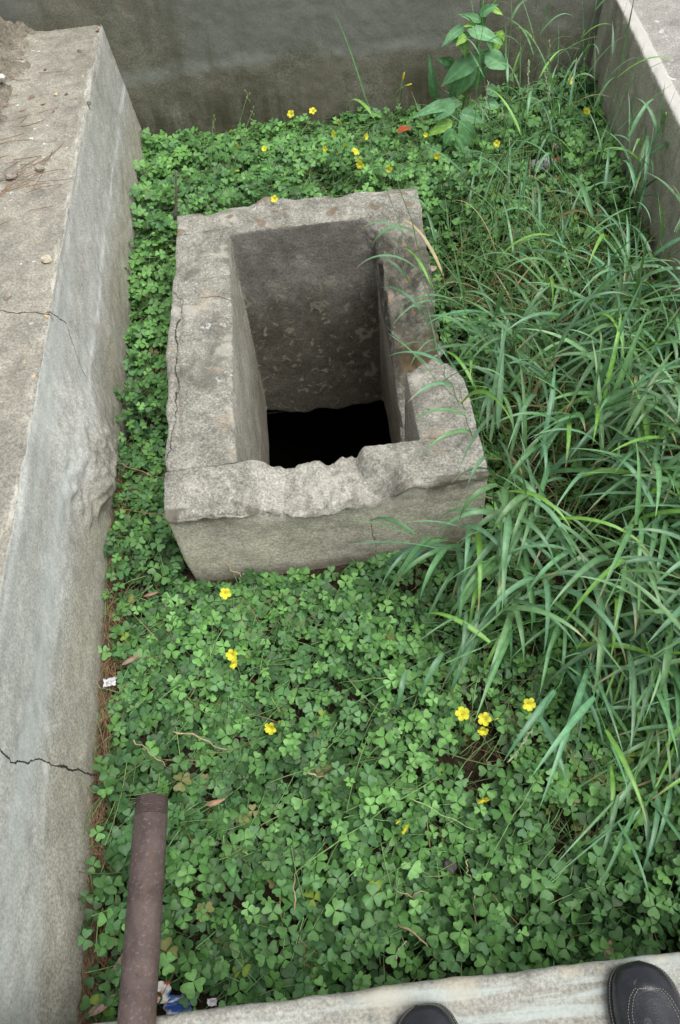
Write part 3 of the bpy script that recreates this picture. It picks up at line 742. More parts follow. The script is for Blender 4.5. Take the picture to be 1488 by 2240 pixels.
BARE = [(*at((385, 2195), 0.04)[:2], 0.055), (*at((345, 2180), 0.04)[:2], 0.04), (*at((464, 2190), 0.05)[:2], 0.03), (*at((1015, 1690), 0.03)[:2], 0.07), (*at((240, 2130), 0.03)[:2], 0.06), (*at((1440, 1845), 0.03)[:2], 0.05), (*at((1190, 360), 0.06)[:2], 0.12), (*at((958, 772), 0.02)[:2], 0.08)]
def clover_bed():
    mb = MB()
    # (count, height factor, size, albedo range)
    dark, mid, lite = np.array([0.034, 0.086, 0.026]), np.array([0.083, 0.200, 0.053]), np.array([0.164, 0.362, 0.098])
    blue = np.array([0.085, 0.205, 0.085])
    for tier, (cnt, hf, s0, s1) in enumerate(((8600, 0.36, 0.0145, 0.0245), (7200, 0.70, 0.0145, 0.0245), (4700, 1.08, 0.0125, 0.0225))):
        x, y = scatter(int(cnt * 1.45))
        g = grassness(x, y)
        bare = sstep(-0.635, -0.685, x) * sstep(1.55, 1.1, y) + 0.6 * np.exp(-(((x - 0.33) / 0.10) ** 2 + ((y - 0.66) / 0.12) ** 2)) \
            + 0.35 * np.exp(-(((x - 0.12) / 0.22) ** 2 + ((y - 1.17) / 0.05) ** 2))
        for (qx, qy, qr) in BARE: bare = bare + 1.1 * np.exp(-(((x - qx) ** 2 + (y - qy) ** 2) / qr ** 2))
        thin = (0.80, 0.6, 0.42)[tier] + (0.2, 0.4, 0.58)[tier] * sstep(-0.35, 0.15, fbm(p3(x, y, tier * 9.0), 4.5, 3))
        if tier == 2: thin = thin * sstep(-0.45, 0.35, fbm(p3(x, y, 40.0), 3.0, 3) + 0.30 * sstep(0.3, -0.1, x) + 0.25 * sstep(2.4, 2.8, y))
        keep = rng.random(len(x)) < (1 - 0.72 * g) * (1 - 0.85 * np.clip(bare, 0, 1)) * thin
        x, y, g = x[keep], y[keep], g[keep]; n = len(x)
        h = canopy(x, y) * 1.12 * hf * rng.uniform(0.8, 1.3, n) + 0.012
        pos = np.stack([x, y, h], -1)
        tilt = 0.30 + 0.16 * (tier == 0)
        nr = np.stack([rng.normal(0.02, tilt, n), rng.normal(-0.10, tilt, n) - 0.15 * sstep(2.6, 3.2, y), np.ones(n)], -1)
        size = rng.uniform(s0, s1, n) * (1 + 0.22 * sstep(1.6, 3.0, y) + 0.10 * sstep(0.9, 0.4, y)) * (1 + 0.10 * fbm(p3(x, y, 77), 2.5, 2))
        # keep leaf tips off the cement
        pos[:, 0] = np.maximum(pos[:, 0], -0.722 + 0.02 * sstep(1.5, 0.0, y) + size * 0.8)
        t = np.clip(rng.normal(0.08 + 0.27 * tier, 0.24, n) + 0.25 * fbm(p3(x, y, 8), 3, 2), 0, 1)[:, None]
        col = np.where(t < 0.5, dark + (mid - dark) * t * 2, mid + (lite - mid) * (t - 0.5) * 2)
        col = col * (1 + 0.08 * sstep(0.85, 0.5, y) * sstep(-0.5, -0.1, x) * (tier < 2))[:, None]  # front leaves coloured lighter to make up for the near wall's shade
        bl = (rng.random(n) < 0.22)[:, None] & (t < 0.75); col = np.where(bl, col * 0.45 + blue * 0.55, col)
        old = (rng.random(n) < 0.014)[:, None] & (tier < 2); col = np.where(old, np.array([0.15, 0.16, 0.05]), col)
        yel = (rng.random(n) < 0.004)[:, None]; col = np.where(yel, np.array([0.20, 0.29, 0.05]), col)
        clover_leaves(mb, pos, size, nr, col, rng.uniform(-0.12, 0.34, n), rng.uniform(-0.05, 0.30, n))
        # leaf stalks
        m = 4; tt = np.linspace(0, 1, m)[None, :, None]
        foot = pos + np.stack([rng.normal(0, 0.025, n), rng.normal(0.0, 0.025, n), -h], -1)
        foot[:, 2] = -0.005
        bend = np.stack([rng.normal(0, 0.01, n), rng.normal(0, 0.01, n), 0 * n + np.full(n, 0.012)], -1)
        Pp = foot[:, None] * (1 - tt) + pos[:, None] * tt + bend[:, None] * (4 * tt * (1 - tt))
        ribbons(mb, Pp, 0.0011, np.clip(col * 1.15 + 0.012, 0, 1))
    # long flower stalks and leaf stalks fallen across the leaves
    n = 2100; x, y = scatter(n * 3); k = rng.random(len(x)) < 0.33 * (1 - 0.6 * grassness(x, y)) + 0.5 * sstep(2.4, 2.8, y); x, y = x[k], y[k]; n = len(x)
    a = rng.normal(0.75, 0.55, n); ln = rng.uniform(0.06, 0.22, n)
    m = 6; s = np.linspace(-0.5, 0.5, m)[None]
    cur = rng.normal(0, 0.25, n)[:, None]
    X = x[:, None] + np.cos(a)[:, None] * ln[:, None] * s - np.sin(a)[:, None] * ln[:, None] * cur * (s ** 2 - 0.1)
    Y = y[:, None] + np.sin(a)[:, None] * ln[:, None] * s + np.cos(a)[:, None] * ln[:, None] * cur * (s ** 2 - 0.1)
    X = np.clip(X, -0.70, rwx(Y) - 0.02); Y = np.clip(Y, 0.125, 3.72)
    Zq = canopy(x, y)[:, None] * rng.uniform(0.5, 1.05, n)[:, None] + 0.02 * s * rng.choice([-1, 1], n)[:, None] + 0.012
    bad = in_pit(X, Y, 0.006).any(1)
    Pp = np.stack([X, Y, Zq + 0 * X], -1)[~bad]
    c = np.array([0.23, 0.37, 0.13]) * rng.uniform(0.5, 1.2, (len(Pp), 1))
    ribbons(mb, Pp, 0.0013, c)
    return mb.build('clover', M_CLOVER)
tag(clover_bed(), 'low green three-leaved clover covering the floor of the basin', 'ground cover', kind='stuff')

def blades(mb, base, d0, ln, wd, col, grav, nseg=7, side=None, tipcol=None):
    """many curved blades at once: base (n,3), starting directions d0 (n,3)"""
    n = len(base); d = d0 / np.linalg.norm(d0, axis=1)[:, None]
    if side is None:
        side = np.cross(d, np.array([0, 0, 1.0])); side += rng.normal(0, 0.25, side.shape) * 0.6
    side = side / (np.linalg.norm(side, axis=1)[:, None] + 1e-9)
    p = base.copy(); P = [p.copy()]; D = [d.copy()]
    for k in range(nseg):
        p = p + d * (ln / nseg)[:, None]; P.append(p.copy())
        d = d + np.array([0, 0, -1.0]) * (grav * (0.4 + 1.2 * k / nseg) / nseg)[:, None]; d /= np.linalg.norm(d, axis=1)[:, None]; D.append(d.copy())
    P = np.stack(P, 1); D = np.stack(D, 1); t = np.linspace(0, 1, nseg + 1)
    prof = np.minimum(1, 0.55 + 2.2 * t) * np.clip(1 - t ** 2.2, 0.0, 1) + 0.012
    S = side[:, None] - D * (side[:, None] * D).sum(-1, keepdims=True); S /= np.linalg.norm(S, axis=2)[..., None] + 1e-9
    N = np.cross(S, D)
    hw = wd[:, None] * 0.5 * prof[None]
    L = P - S * hw[..., None] + N * hw[..., None] * 0.35; Rr = P + S * hw[..., None] + N * hw[..., None] * 0.35
    V = np.stack([L, P, Rr], 2)                                 # n, m, 3, 3
    m = nseg + 1; i = np.arange(nseg)[:, None] * 3; j = np.arange(2)[None]
    q = np.stack([i + j, i + j + 1, i + 3 + j + 1, i + 3 + j], -1).reshape(-1, 4)
    Q = (q[None] + (np.arange(n) * m * 3)[:, None, None]).reshape(-1, 4)
    cc = np.repeat(np.repeat(col[:, None], m, 1)[:, :, None], 3, 2) * np.array([1.0, 1.30, 1.0])[None, None, :, None]
    if tipcol is not None:
        k_ = sstep(0.72, 0.95, t)[None, :, None, None]; cc = cc * (1 - k_) + np.array(tipcol)[None, None, None] * k_
    mb.add(V.reshape(-1, 3), Q, None, cc.reshape(-1, 3))

def undergrowth():
    mb = MB()
    # thin short grass through the clover and dense green and straw blades under the tall grass
    x, y = scatter(26000); g = grassness(x, y)
    thin_patch = sstep(0.1, 0.5, fbm(p3(x, y, 60.0), 2.2, 3) + 0.5 * sstep(0.75, 0.25, y) * sstep(-0.1, 0.5, x) + 0.35 * sstep(0.5, 0.6, x) * sstep(2.2, 2.5, y))
    k = rng.random(len(x)) < np.clip(0.30 * g + 0.30 * thin_patch + 0.07, 0, 1); x, y, g = x[k], y[k], g[k]; n = len(x)
    base = np.stack([x, y, np.full(n, -0.004)], -1)
    az = rng.uniform(0, 2 * np.pi, n); out = rng.uniform(0.3, 1.2, n)
    d0 = np.stack([np.cos(az) * out - 0.15, np.sin(az) * out - 0.25 * g, np.ones(n)], -1)
    ln = rng.uniform(0.07, 0.16, n) + g * rng.uniform(0.02, 0.22, n)
    wd = rng.uniform(0.0018, 0.0035, n) + g * rng.uniform(0, 0.0075, n)
    c = np.array([0.105, 0.225, 0.070])[None] * rng.uniform(0.6, 1.25, (n, 1)) * np.array([1, 1, 1])[None]
    # straw of last year
    st = rng.random(n) < 0.05 + 0.26 * g * sstep(1.0, 1.6, y) * sstep(3.0, 2.2, y) + 0.55 * np.exp(-(((x - 0.56) / 0.12) ** 2 + ((y - 1.75) / 0.45) ** 2)) + 0.5 * np.exp(-(((x - 1.15) / 0.2) ** 2 + ((y - 2.75) / 0.25) ** 2))
    c[st] = np.array([0.30, 0.25, 0.13])[None] * rng.uniform(0.6, 1.2, (st.sum(), 1))
    blades(mb, base, d0, ln, wd, c, rng.uniform(0.4, 2.2, n), 5)
    o = mb.build('undergrowth', M_GRASS)
    # keep everything inside the basin
    me = o.data; co = np.empty(len(me.vertices) * 3, np.float32); me.vertices.foreach_get('co', co); co = co.reshape(-1, 3)
    co[:, 0] = np.clip(co[:, 0], -0.735, rwx(co[:, 1]) - 0.006); co[:, 1] = np.clip(co[:, 1], 0.112, 3.735)
    me.vertices.foreach_set('co', co.ravel()); me.update()
    return o
tag(undergrowth(), 'thin green and straw-coloured grass growing among the clover and under the tall stalks', 'grass', kind='stuff')

def needle_litter():
    mb = MB(); 
    def batch(x, y, z, a, ln, col, rad=0.0008, up=0.0):
        n = len(x); m = 5; s = np.linspace(-0.5, 0.5, m)[None]; cur = rng.normal(0, 0.22, n)[:, None]
        X = x[:, None] + np.cos(a)[:, None] * ln[:, None] * s - np.sin(a)[:, None] * ln[:, None] * cur * (s ** 2 - .1)
        Y = y[:, None] + np.sin(a)[:, None] * ln[:, None] * s + np.cos(a)[:, None] * ln[:, None] * cur * (s ** 2 - .1)
        Zq = z[:, None] + s * rng.normal(0, 0.02 + up, n)[:, None] + 0 * X
        ribbons(mb, np.stack([X, Y, Zq], -1), rad, col)
    def cols(n): return np.array([0.19, 0.118, 0.068])[None] * rng.uniform(0.55, 1.6, (n, 1)) * np.stack([np.ones(n), rng.uniform(0.85, 1.25, n), rng.uniform(0.8, 1.3, n)], -1)
    n = 1300                                             # banked along the foot of the left wall
    y = 0.12 + rng.random(n) ** 1.1 * 1.55; x = -0.712 + 0.022 * sstep(1.5, 0.0, y) + abs(rng.normal(0, 0.026, n)); z = 0.012 + 0.055 * sstep(-0.62, -0.715, x) * rng.random(n)
    batch(x, y, z, rng.normal(1.57, 0.5, n), rng.uniform(0.05, 0.13, n), cols(n))
    n = 500                                              # the gap beside the pit
    y = rng.uniform(1.2, 2.7, n); x = rng.uniform(-0.69, -0.50, n)
    batch(x, y, rng.uniform(0.008, 0.05, n), rng.uniform(0, 3.14, n), rng.uniform(0.04, 0.10, n), cols(n))
    x, y = scatter(9000); k = rng.random(len(x)) < 0.14 + 0.25 * grassness(x, y) + 0.5 * np.exp(-(((x - 0.33) / 0.12) ** 2 + ((y - 0.66) / 0.14) ** 2)); x, y = x[k], y[k]
    k = ~in_pit(x, y, 0.07) & (x < rwx(y) - 0.07) & (x > -0.66) & (y > 0.19); x, y = x[k], y[k]; n = len(x)
    batch(x, y, rng.uniform(0.01, 0.045, n) + 0.045 * (rng.random(n) < 0.25), rng.uniform(0, 3.14, n), rng.uniform(0.05, 0.13, n), cols(n))
    # pine needles lying over the leaves
    n = 110; x, y = scatter(n * 3); x, y = x[:n], y[:n]; k = ~in_pit(x, y, 0.08) & (x > -0.65) & (y > 0.2) & (x < 1.0); x, y = x[k], y[k]; n = len(x)
    batch(x, y, canopy(x, y) + 0.012, rng.normal(2.2, 0.9, n), rng.uniform(0.07, 0.15, n), np.array([0.30, 0.19, 0.095])[None] * rng.uniform(0.6, 1.2, (n, 1)), 0.0009)
    # a few on the left wall's top
    n = 46; y = np.where(rng.random(n) < 0.5, rng.normal(2.58, 0.08, n), rng.uniform(2.3, 3.6, n)); x = rng.uniform(-1.12, -0.84, n) - 0.05 * (y > 3)
    batch(x, y, np.full(n, LW_TOP + 0.006), rng.normal(0.2, 0.5, n), rng.uniform(0.07, 0.16, n), np.array([0.26, 0.15, 0.085])[None] * rng.uniform(0.7, 1.3, (n, 1)), 0.0011, -0.018)
    return mb.build('pine_needles', M_DRY)
tag(needle_litter(), 'brown pine needles heaped along the wall foot and strewn between the plants', 'litter', kind='stuff')

# ------------------------------------------------------------------ tall grass, stalk by stalk
GREEN = np.array([0.089, 0.199, 0.098])
def bez(a, b, c, n):
    t = np.linspace(0, 1, n)[:, None]
    return a * (1 - t) ** 2 + 2 * b * t * (1 - t) + c * t ** 2
def pit_hit(v):
    x, y, z = v.T
    top = np.where((x > 0.22) & (y > 1.70) & (y < 2.40), np.interp(y, [1.70, 1.95, 2.05, 2.17, 2.28, 2.40], [0.06, 0.06, 0.08, 0.19, 0.24, 0.33]), 0.366)
    solid = (x > -0.475) & (x < 0.432) & (y > 1.203) & (y < 2.61) & (z < top)
    hole = (x > -0.262) & (x < 0.240) & (y > 1.395) & (y < 2.43)
    return bool((solid & ~hole).any())
GN = {'n': 0}
def stalk(base, tip, label, group, nb=6, up=0.55, bl=(0.20, 0.34), bw=(0.0115, 0.0185), start=0.25, grav=(1.2, 3.2), head=False, dirs=None, spear=True, tone=1.0):
    base = np.asarray(base, float); tip = np.asarray(tip, float)
    L = np.linalg.norm(tip - base)
    ctrl = base + (tip - base) * 0.45 + np.array([0, 0, 1.0]) * L * up * 0.5
    if abs(tip[2] - base[2]) < 0.35 * L: ctrl = base + np.array([(tip - base)[0] * 0.4, (tip - base)[1] * 0.4, L * up])
    path = bez(base, ctrl, tip, 14)
    path[1:-1] += rng.normal(0, 0.003, (12, 3))
    root = thing('grass_stalk', label, 'grass', tuple(base), group)
    tint = GREEN * rng.uniform(0.8, 1.2) * tone * np.array([rng.uniform(0.9, 1.15), 1, rng.uniform(0.75, 1.1)])
    m = MB(); rad = np.linspace(0.0023, 0.0009, 14)
    m.tube(path - base, rad, 6, tint * np.array([1.1, 1.15, 0.8]))
    for t in np.linspace(start, 0.92, nb):
        k = int(t * 13); p = path[k] - base
        m.tube([p + (path[min(k + 1, 13)] - path[k]) * f for f in (-0.04, 0.0, 0.04)], [rad[k] * 1.05, rad[k] * 1.55, rad[k] * 1.05], 6, np.array([0.20, 0.27, 0.13]))
    m.build('stem', M_STEM, root)
    a0 = rng.uniform(0, 2 * np.pi)
    for i, t in enumerate(np.linspace(start, 0.94, nb)):
        f = t * 13; k = min(int(f), 12); p = path[k] + (path[k + 1] - path[k]) * (f - k)
        T = path[k + 1] - path[k]; T /= np.linalg.norm(T)
        if dirs is not None and rng.random() < 0.75:
            a = rng.choice(dirs) + rng.normal(0, 0.35)
        else: a = a0 + i * math.pi + rng.normal(0, 0.6)
        S = np.array([math.cos(a), math.sin(a), 0.0])
        c = tint * rng.uniform(0.78, 1.25)
        if rng.random() < 0.08: c = np.array([0.135, 0.30, 0.05]) * rng.uniform(0.8, 1.1)
        if rng.random() < 0.05 and t < 0.6: c = np.array([0.32, 0.27, 0.14]) * rng.uniform(0.7, 1.1)
        tipc = np.array([0.30, 0.24, 0.12]) if rng.random() < 0.2 else None
        for attempt in range(12):
            if attempt: a += rng.normal(0, 0.7); S = np.array([math.cos(a), math.sin(a), 0.0])
            d0 = T * rng.uniform(0.5, 0.9) + S * rng.uniform(0.5, 0.95) + np.array([0, 0, 0.25])
            ln = rng.uniform(*bl) * (0.75 + 0.45 * math.sin(math.pi * min(t + 0.1, 1))) * (1 - 0.04 * attempt)
            b = MB(); blades(b, (p - base)[None], d0[None], np.array([ln]), np.array([rng.uniform(*bw)]), c[None], np.array([rng.uniform(*grav)]), 14, None, tipc)
            hit = pit_hit(b.v[0] + base)
            if not hit: break
        if hit: continue
        o = b.build('leaf_blade', M_GRASS, root)
        me = o.data; co = np.empty(len(me.vertices) * 3, np.float32); me.vertices.foreach_get('co', co); co = co.reshape(-1, 3)
        wz = co[:, 2] + base[2]; wy = co[:, 1] + base[1]; wx = co[:, 0] + base[0]
        low = wz < 0.02; co[low, 2] = 0.02 - base[2]
        inside = (wz < RW_TOP + 0.01) & (wx > rwx(wy) - 0.006); co[inside, 0] = rwx(wy[inside]) - 0.006 - base[0]
        co[wy > 3.735, 1] = 3.735 - base[1]
        me.vertices.foreach_set('co', co.ravel()); me.update()
    if spear and not head:
        T = path[-1] - path[-3]; b = MB()
        blades(b, (path[-1] - base)[None], (T / np.linalg.norm(T) + np.array([0, 0, 0.2]))[None], np.array([rng.uniform(0.12, 0.24)]), np.array([rng.uniform(0.004, 0.007)]), (tint * 1.05)[None], np.array([rng.uniform(0.1, 0.9)]), 10)
        b.build('leaf_blade', M_GRASS, root)
    if head:
        T = path[-1] - path[-2]; T /= np.linalg.norm(T); b = MB(); p = path[-1] - base
        pts = np.array([p + T * s for s in np.linspace(0, 0.10, 8)]); b.tube(pts, 0.0009, 5, (0.22, 0.28, 0.15))
        for s in np.linspace(0.004, 0.098, 26):
            a = rng.uniform(0, 6.28); q = np.cross(T, [0.3, 0.5, 0.8]); q /= np.linalg.norm(q); r = np.cross(T, q)
            dd = T * 0.8 + (q * math.cos(a) + r * math.sin(a)) * 0.45; st = p + T * s
            b.tube([st, st + dd * 0.005, st + dd * 0.011], [0.0005, 0.0017, 0.0004], 4, np.array([0.30, 0.34, 0.22]) * rng.uniform(0.8, 1.2))
        b.build('seed_head', M_STEM, root)
    GN['n'] += 1
    return root
GA = 'tall grass stalks beside the pit'
LA = 'tall grass stalk bending over the broken side of the pit'
# stems leaning over the pit's broken side: (foot on the soil, tip in the picture, how high the tip is)
for (bx_, by_, px, tz) in ((0.47, 1.72, (870, 480), 0.78), (0.48, 1.85, (800, 215), 0.92), (0.46, 1.60, (885, 590), 0.62),
                           (0.47, 1.50, (960, 780), 0.55), (0.47, 1.42, (1015, 900), 0.50), (0.50, 1.95, (925, 430), 0.70), (0.49, 1.62, (1010, 640), 0.60),
                           (0.47, 1.30, (1060, 990), 0.47)):
    stalk((bx_, by_, -0.005), at(px, tz), LA, GA, nb=4, up=0.25, bl=(0.13, 0.25), bw=(0.009, 0.0145), start=0.4, dirs=(math.pi, -2.4, 2.6), grav=(1.5, 3.0))
GB = 'grass stalks drooping in front of the pit'
LB = 'tall grass stalk drooping its long blades before the front face of the pit'
for (bx_, by_, px, tz) in ((0.50, 1.10, (890, 1165), 0.33), (0.50, 1.20, (1110, 1130), 0.46), (0.55, 1.12, (1075, 1225), 0.36), (0.60, 0.98, (1170, 1260), 0.34),
                           (0.52, 1.02, (1010, 1345), 0.28), (0.56, 1.18, (1150, 1080), 0.48), (0.66, 1.04, (1240, 1200), 0.38), (0.55, 1.24, (1080, 1060), 0.50), (0.47, 1.13, (900, 1190), 0.26), (0.50, 1.06, (960, 1200), 0.30), (0.48, 1.16, (1000, 1150), 0.38)):
    stalk((bx_, by_, -0.005), at(px, tz), LB, GB, nb=5, up=0.55, bl=(0.20, 0.32), start=0.45, dirs=(-1.57, -2.0, -2.6, -1.2), grav=(2.2, 3.8))
s1 = stalk((0.66, 0.92, -0.005), at((1168, 1590), 0.24), 'grass stalk arching forward over the clover with a hanging pale seed head', 'lone grass stalks', nb=4, up=0.55, bl=(0.14, 0.24), start=0.4, dirs=(-1.3, -2.2), head=True)
s2 = stalk((0.62, 0.98, -0.005), at((860, 1490), 0.14), 'lowest grass stalk reaching left over the clover, nearly flat', 'lone grass stalks', nb=4, up=0.35, bl=(0.14, 0.24), start=0.45, dirs=(-1.6, -1.9), grav=(2.5, 4))
GC = 'tall grass stalks of the thick clump'
LC = 'tall green grass stalk with arching blades in the thick clump between pit and right wall'
for i in range(118):
    by_ = 0.72 + 1.45 * ((i + rng.random()) / 118); bx_ = rng.uniform(0.53 + 0.5 * max(0, 1.0 - by_), rwx(by_) - 0.06)
    if i % 3 == 0: bx_ = rng.uniform(0.85, rwx(by_) - 0.06)
    lean = np.array([rng.normal(-0.08, 0.14), rng.normal(-0.14, 0.14)])
    hgt = rng.uniform(0.26, 0.50) * (0.75 + 0.25 * sstep(0.7, 1.1, by_))
    tip = (min(bx_ + lean[0], rwx(by_) - 0.05), by_ + lean[1], hgt)
    stalk((bx_, by_, -0.005), tip, LC, GC, nb=int(rng.integers(5, 8)), up=0.3, bl=(0.20, 0.38), start=0.22, grav=(0.7, 2.9), dirs=(-1.57, -0.5, -2.4, 3.0, 0.4) if i % 2 else None)
GD = 'slender grass stalks at the back'
LD = 'slender upright grass stalk standing in the clover towards the back right corner'
for i in range(34):
    by_ = rng.uniform(2.2, 3.4); bx_ = rng.uniform(0.62, rwx(by_) - 0.05)
    tip = (bx_ + rng.normal(0.0, 0.09), by_ + rng.normal(0.02, 0.09), rng.uniform(0.38, 0.80))
    stalk((bx_, by_, -0.005), tip, LD, GD, nb=int(rng.integers(3, 6)), up=0.15, bl=(0.13, 0.26), bw=(0.0075, 0.0125), start=0.3, grav=(0.6, 2.6), head=(i % 7 == 3))
GE = 'grass stalks against the right wall'
LE = 'grass stalk growing close against the face of the right wall'
for i in range(10):
    by_ = rng.uniform(1.2, 2.75); bx_ = rwx(by_) - rng.uniform(0.03, 0.14)
    tip = (min(bx_ + rng.normal(-0.04, 0.06), rwx(by_) - 0.02), by_ + rng.normal(0.0, 0.10), rng.uniform(0.36, 0.60))
    stalk((bx_, by_, -0.005), tip, LE, GE, nb=5, up=0.15, bl=(0.16, 0.30), start=0.3, grav=(0.8, 2.8), head=(i % 6 == 2))
GF = 'low grass stalks in front'
LF = 'low grass stalk sprawling forward in the shade at the right front of the basin'
for i in range(44):
    by_ = rng.uniform(0.52, 1.0); bx_ = rng.uniform(0.58 + (1 - by_) * 0.35, 1.12)
    tip = (bx_ + rng.normal(-0.06, 0.08), by_ - rng.uniform(0.05, 0.22), rng.uniform(0.10, 0.22))
    stalk((bx_, by_, -0.005), tip, LF, GF, nb=int(rng.integers(4, 7)), up=0.45, bl=(0.16, 0.30), bw=(0.007, 0.013), start=0.2, grav=(1.5, 3.0), dirs=(-1.57, -1.1, -0.6, -2.0), tone=0.9)

# ------------------------------------------------------------------ oxalis flowers
YEL = np.array([0.74, 0.70, 0.06])
def flower(px, z, label, size=0.0155, face=(0, -0.45, 0.9), closed=False, group='yellow flowers in the clover', yy=None, foot=None):
    p = at(px, z + 0.03) if yy is None else aty(px, yy - 0.11)
    root = thing('clover_flower', label, 'flower', tuple(p), group)
    n = np.array(face, float) + rng.normal(0, 0.28, 3) * (0 if closed else 1); n /= np.linalg.norm(n)
    fr = rot_to(n[None])[0]
    if closed and group.startswith('yellow flowers at'): size *= 1.35
    m = MB()
    sp = rng.uniform(0, 6.28)
    for k in range(5):
        a = sp + k * 2 * math.pi / 5
        rows = [(0.0, 0.10, -0.55), (0.16, 0.16, -0.28), (0.42, 0.34, -0.02), (0.72, 0.44, 0.06), (0.95, 0.34, 0.03), (1.04, 0.14, -0.03)]
        if closed: rows = [(0.04, 0.08, -0.9), (0.10, 0.14, -0.4), (0.15, 0.16, 0.1), (0.14, 0.14, 0.6), (0.10, 0.10, 0.95), (0.03, 0.03, 1.15)]
        v = []
        for (r, w_, zz) in rows:
            for s in (-1, -0.4, 0.4, 1):
                ang = 0; lx = r; ly = s * w_
                v.append((lx * math.cos(a) - ly * math.sin(a), lx * math.sin(a) + ly * math.cos(a), zz - 0.10 * (1 - s * s) * (not closed) + rng.normal(0, 0.02)))
        v = np.array(v) * size
        c = np.repeat((YEL * rng.uniform(0.88, 1.05))[None], len(v), 0)
        if closed: c = c * np.array([0.85, 0.85, 1.0]); c[:8] = (0.30, 0.38, 0.10)
        m.add(v @ fr.T, grid_faces(len(rows), 4), None, c)
    m.build('petals', M_PETAL, root)
    if not closed:
        t = MB(); t.tube(np.array([n * size * f for f in (-0.55, -0.35, -0.2)]), [0.0012, 0.0022, 0.0012], 6, (0.42, 0.45, 0.05)); t.build('flower_centre', M_STEM, root)
    g = np.array(foot, float) if foot is not None else np.array([p[0] + rng.normal(0, 0.03), p[1] + rng.normal(0.02, 0.03), 0.0])
    if in_pit(g[0], g[1], 0.02): g[1] = p[1]
    s = MB(); st = n * -0.55 * size
    ctrl = st - n * 0.5 * max(z if yy is None else p[2], 0.05) * 0.6
    s.tube(bez(g - p, ctrl, st, 9), 0.0012, 5, (0.13, 0.25, 0.075)); fs_ = s.build('flower_stalk', M_STEM, root)
    cx = MB(); cx.tube(np.array([st * 1.35, st * 1.1, st * 0.8]), [0.001, 0.0028, 0.0022], 6, (0.12, 0.26, 0.07)); cx.build('calyx', M_STEM, fs_)
    return root
FC = (0, -0.55, 0.8)
flower((493, 1298), 0.12, 'yellow flower alone at the foot of the front face of the pit', face=FC)
flower((507, 1433), 0.13, 'upper flower of a touching yellow pair in the clover left of centre', face=FC)
flower((512, 1453), 0.115, 'lower, tilted flower of a touching yellow pair in the clover left of centre', 0.013, face=(0.3, -0.8, 0.5))
flower((591, 1594), 0.13, 'yellow flower facing left beside a small half-opened bloom, above the light straw', face=(-0.35, -0.5, 0.7))
flower((611, 1581), 0.12, 'small half-opened yellow bloom right behind a left-facing flower', 0.009, closed=True, face=(0.3, 0.1, 0.9))
flower((692, 1644), 0.09, 'tiny orange-yellow bud low between the dark leaves in the middle of the clover', 0.006, closed=True, face=(0.2, -0.4, 0.8))
flower((1012, 1561), 0.15, 'wide-open yellow flower, leftmost of the three-flower spray below the drooping grass', 0.017, face=(-0.25, -0.45, 0.8))
flower((1060, 1573), 0.15, 'wide-open yellow flower at the top right of the three-flower spray below the drooping grass', 0.016, face=FC)
flower((1057, 1600), 0.135, 'lowest flower of the three-flower spray below the drooping grass', 0.013, face=(0, -0.8, 0.5))
flower((1085, 1573), 0.15, 'slim closed yellow bud pointing right out of the three-flower spray', 0.007, closed=True, face=(0.95, 0.1, 0.2))
flower((1158, 1541), 0.24, 'single star-like yellow flower beside the hanging seed head', 0.0155, face=(0.05, -0.6, 0.7))
flower((1058, 1752), 0.15, 'drooping yellow flower over the bare patch of brown needles', 0.015, face=(0.2, -0.9, -0.15))
flower((887, 1814), 0.12, 'nodding yellow flower low in the dusty clover, larger of a touching two', 0.0135, face=(0.3, -0.9, 0.1))
flower((873, 1796), 0.12, 'half-shut yellow flower behind a nodding one low in the dusty clover', 0.011, closed=True, face=(-0.6, -0.5, 0.5))
BK = 'yellow flowers at the back of the clover'
FB = (0, -0.75, 0.6)
def bf(px, y, label, **k):
    return flower(px, 0.2, label, yy=y, group=BK, **k)
bf((636, 249), 3.42, 'yellow flower standing highest against the far wall, left one of two', face=FB)
bf((684, 242), 3.45, 'yellow flower standing highest against the far wall, right one of two', face=FB)
bf((745, 271), 3.30, 'slim yellow bud just right of the two flowers standing against the far wall', size=0.011, closed=True, face=(0.1, -0.2, 0.9))
bf((729, 293), 3.15, 'side-on yellow flower at the upper left of the dense cluster behind the pit', face=(-0.6, -0.6, 0.5))
bf((757, 320), 3.05, 'half-closed yellow flower in the middle of the dense cluster behind the pit', size=0.013, closed=True, face=(0.2, -0.6, 0.6))
bf((778, 331), 3.02, 'wide-open yellow flower at the right of the dense cluster behind the pit', size=0.017, face=FB)
bf((802, 299), 3.10, 'yellow trumpet flower seen from the side, upper right in the dense cluster behind the pit', size=0.013, face=(0.8, -0.4, 0.5))
bf((788, 361), 2.92, 'downward-tilted yellow flower below the dense cluster behind the pit', face=(-0.1, -0.95, 0.2))
bf((851, 370), 2.85, 'yellow flower beside a grass blade above the back right corner of the pit', size=0.0145, face=FB)
bf((711, 326), 3.02, 'small yellow flower at the left edge of the dense cluster behind the pit', size=0.010, face=(-0.3, -0.8, 0.4))
bf((738, 338), 3.0, 'slim yellow bud under the left part of the dense cluster behind the pit', size=0.009, closed=True, face=(-0.2, -0.5, 0.8))
bf((600, 435), 2.68, 'yellow flower peeping over the back rim of the pit', size=0.0125, face=(0.1, -0.5, 0.8))
bf((521, 321), 3.02, 'closed yellow flower upright in the clover behind the left part of the pit', size=0.011, closed=True, face=(0, -0.2, 1))
bf((578, 325), 3.02, 'small round yellow flower between the left bud and the dense cluster', size=0.011, face=(0, -0.6, 0.8))
bf((517, 374), 2.86, 'small yellow bud lying forward above the back left corner of the pit', size=0.010, closed=True, face=(0.7, -0.5, 0.3))
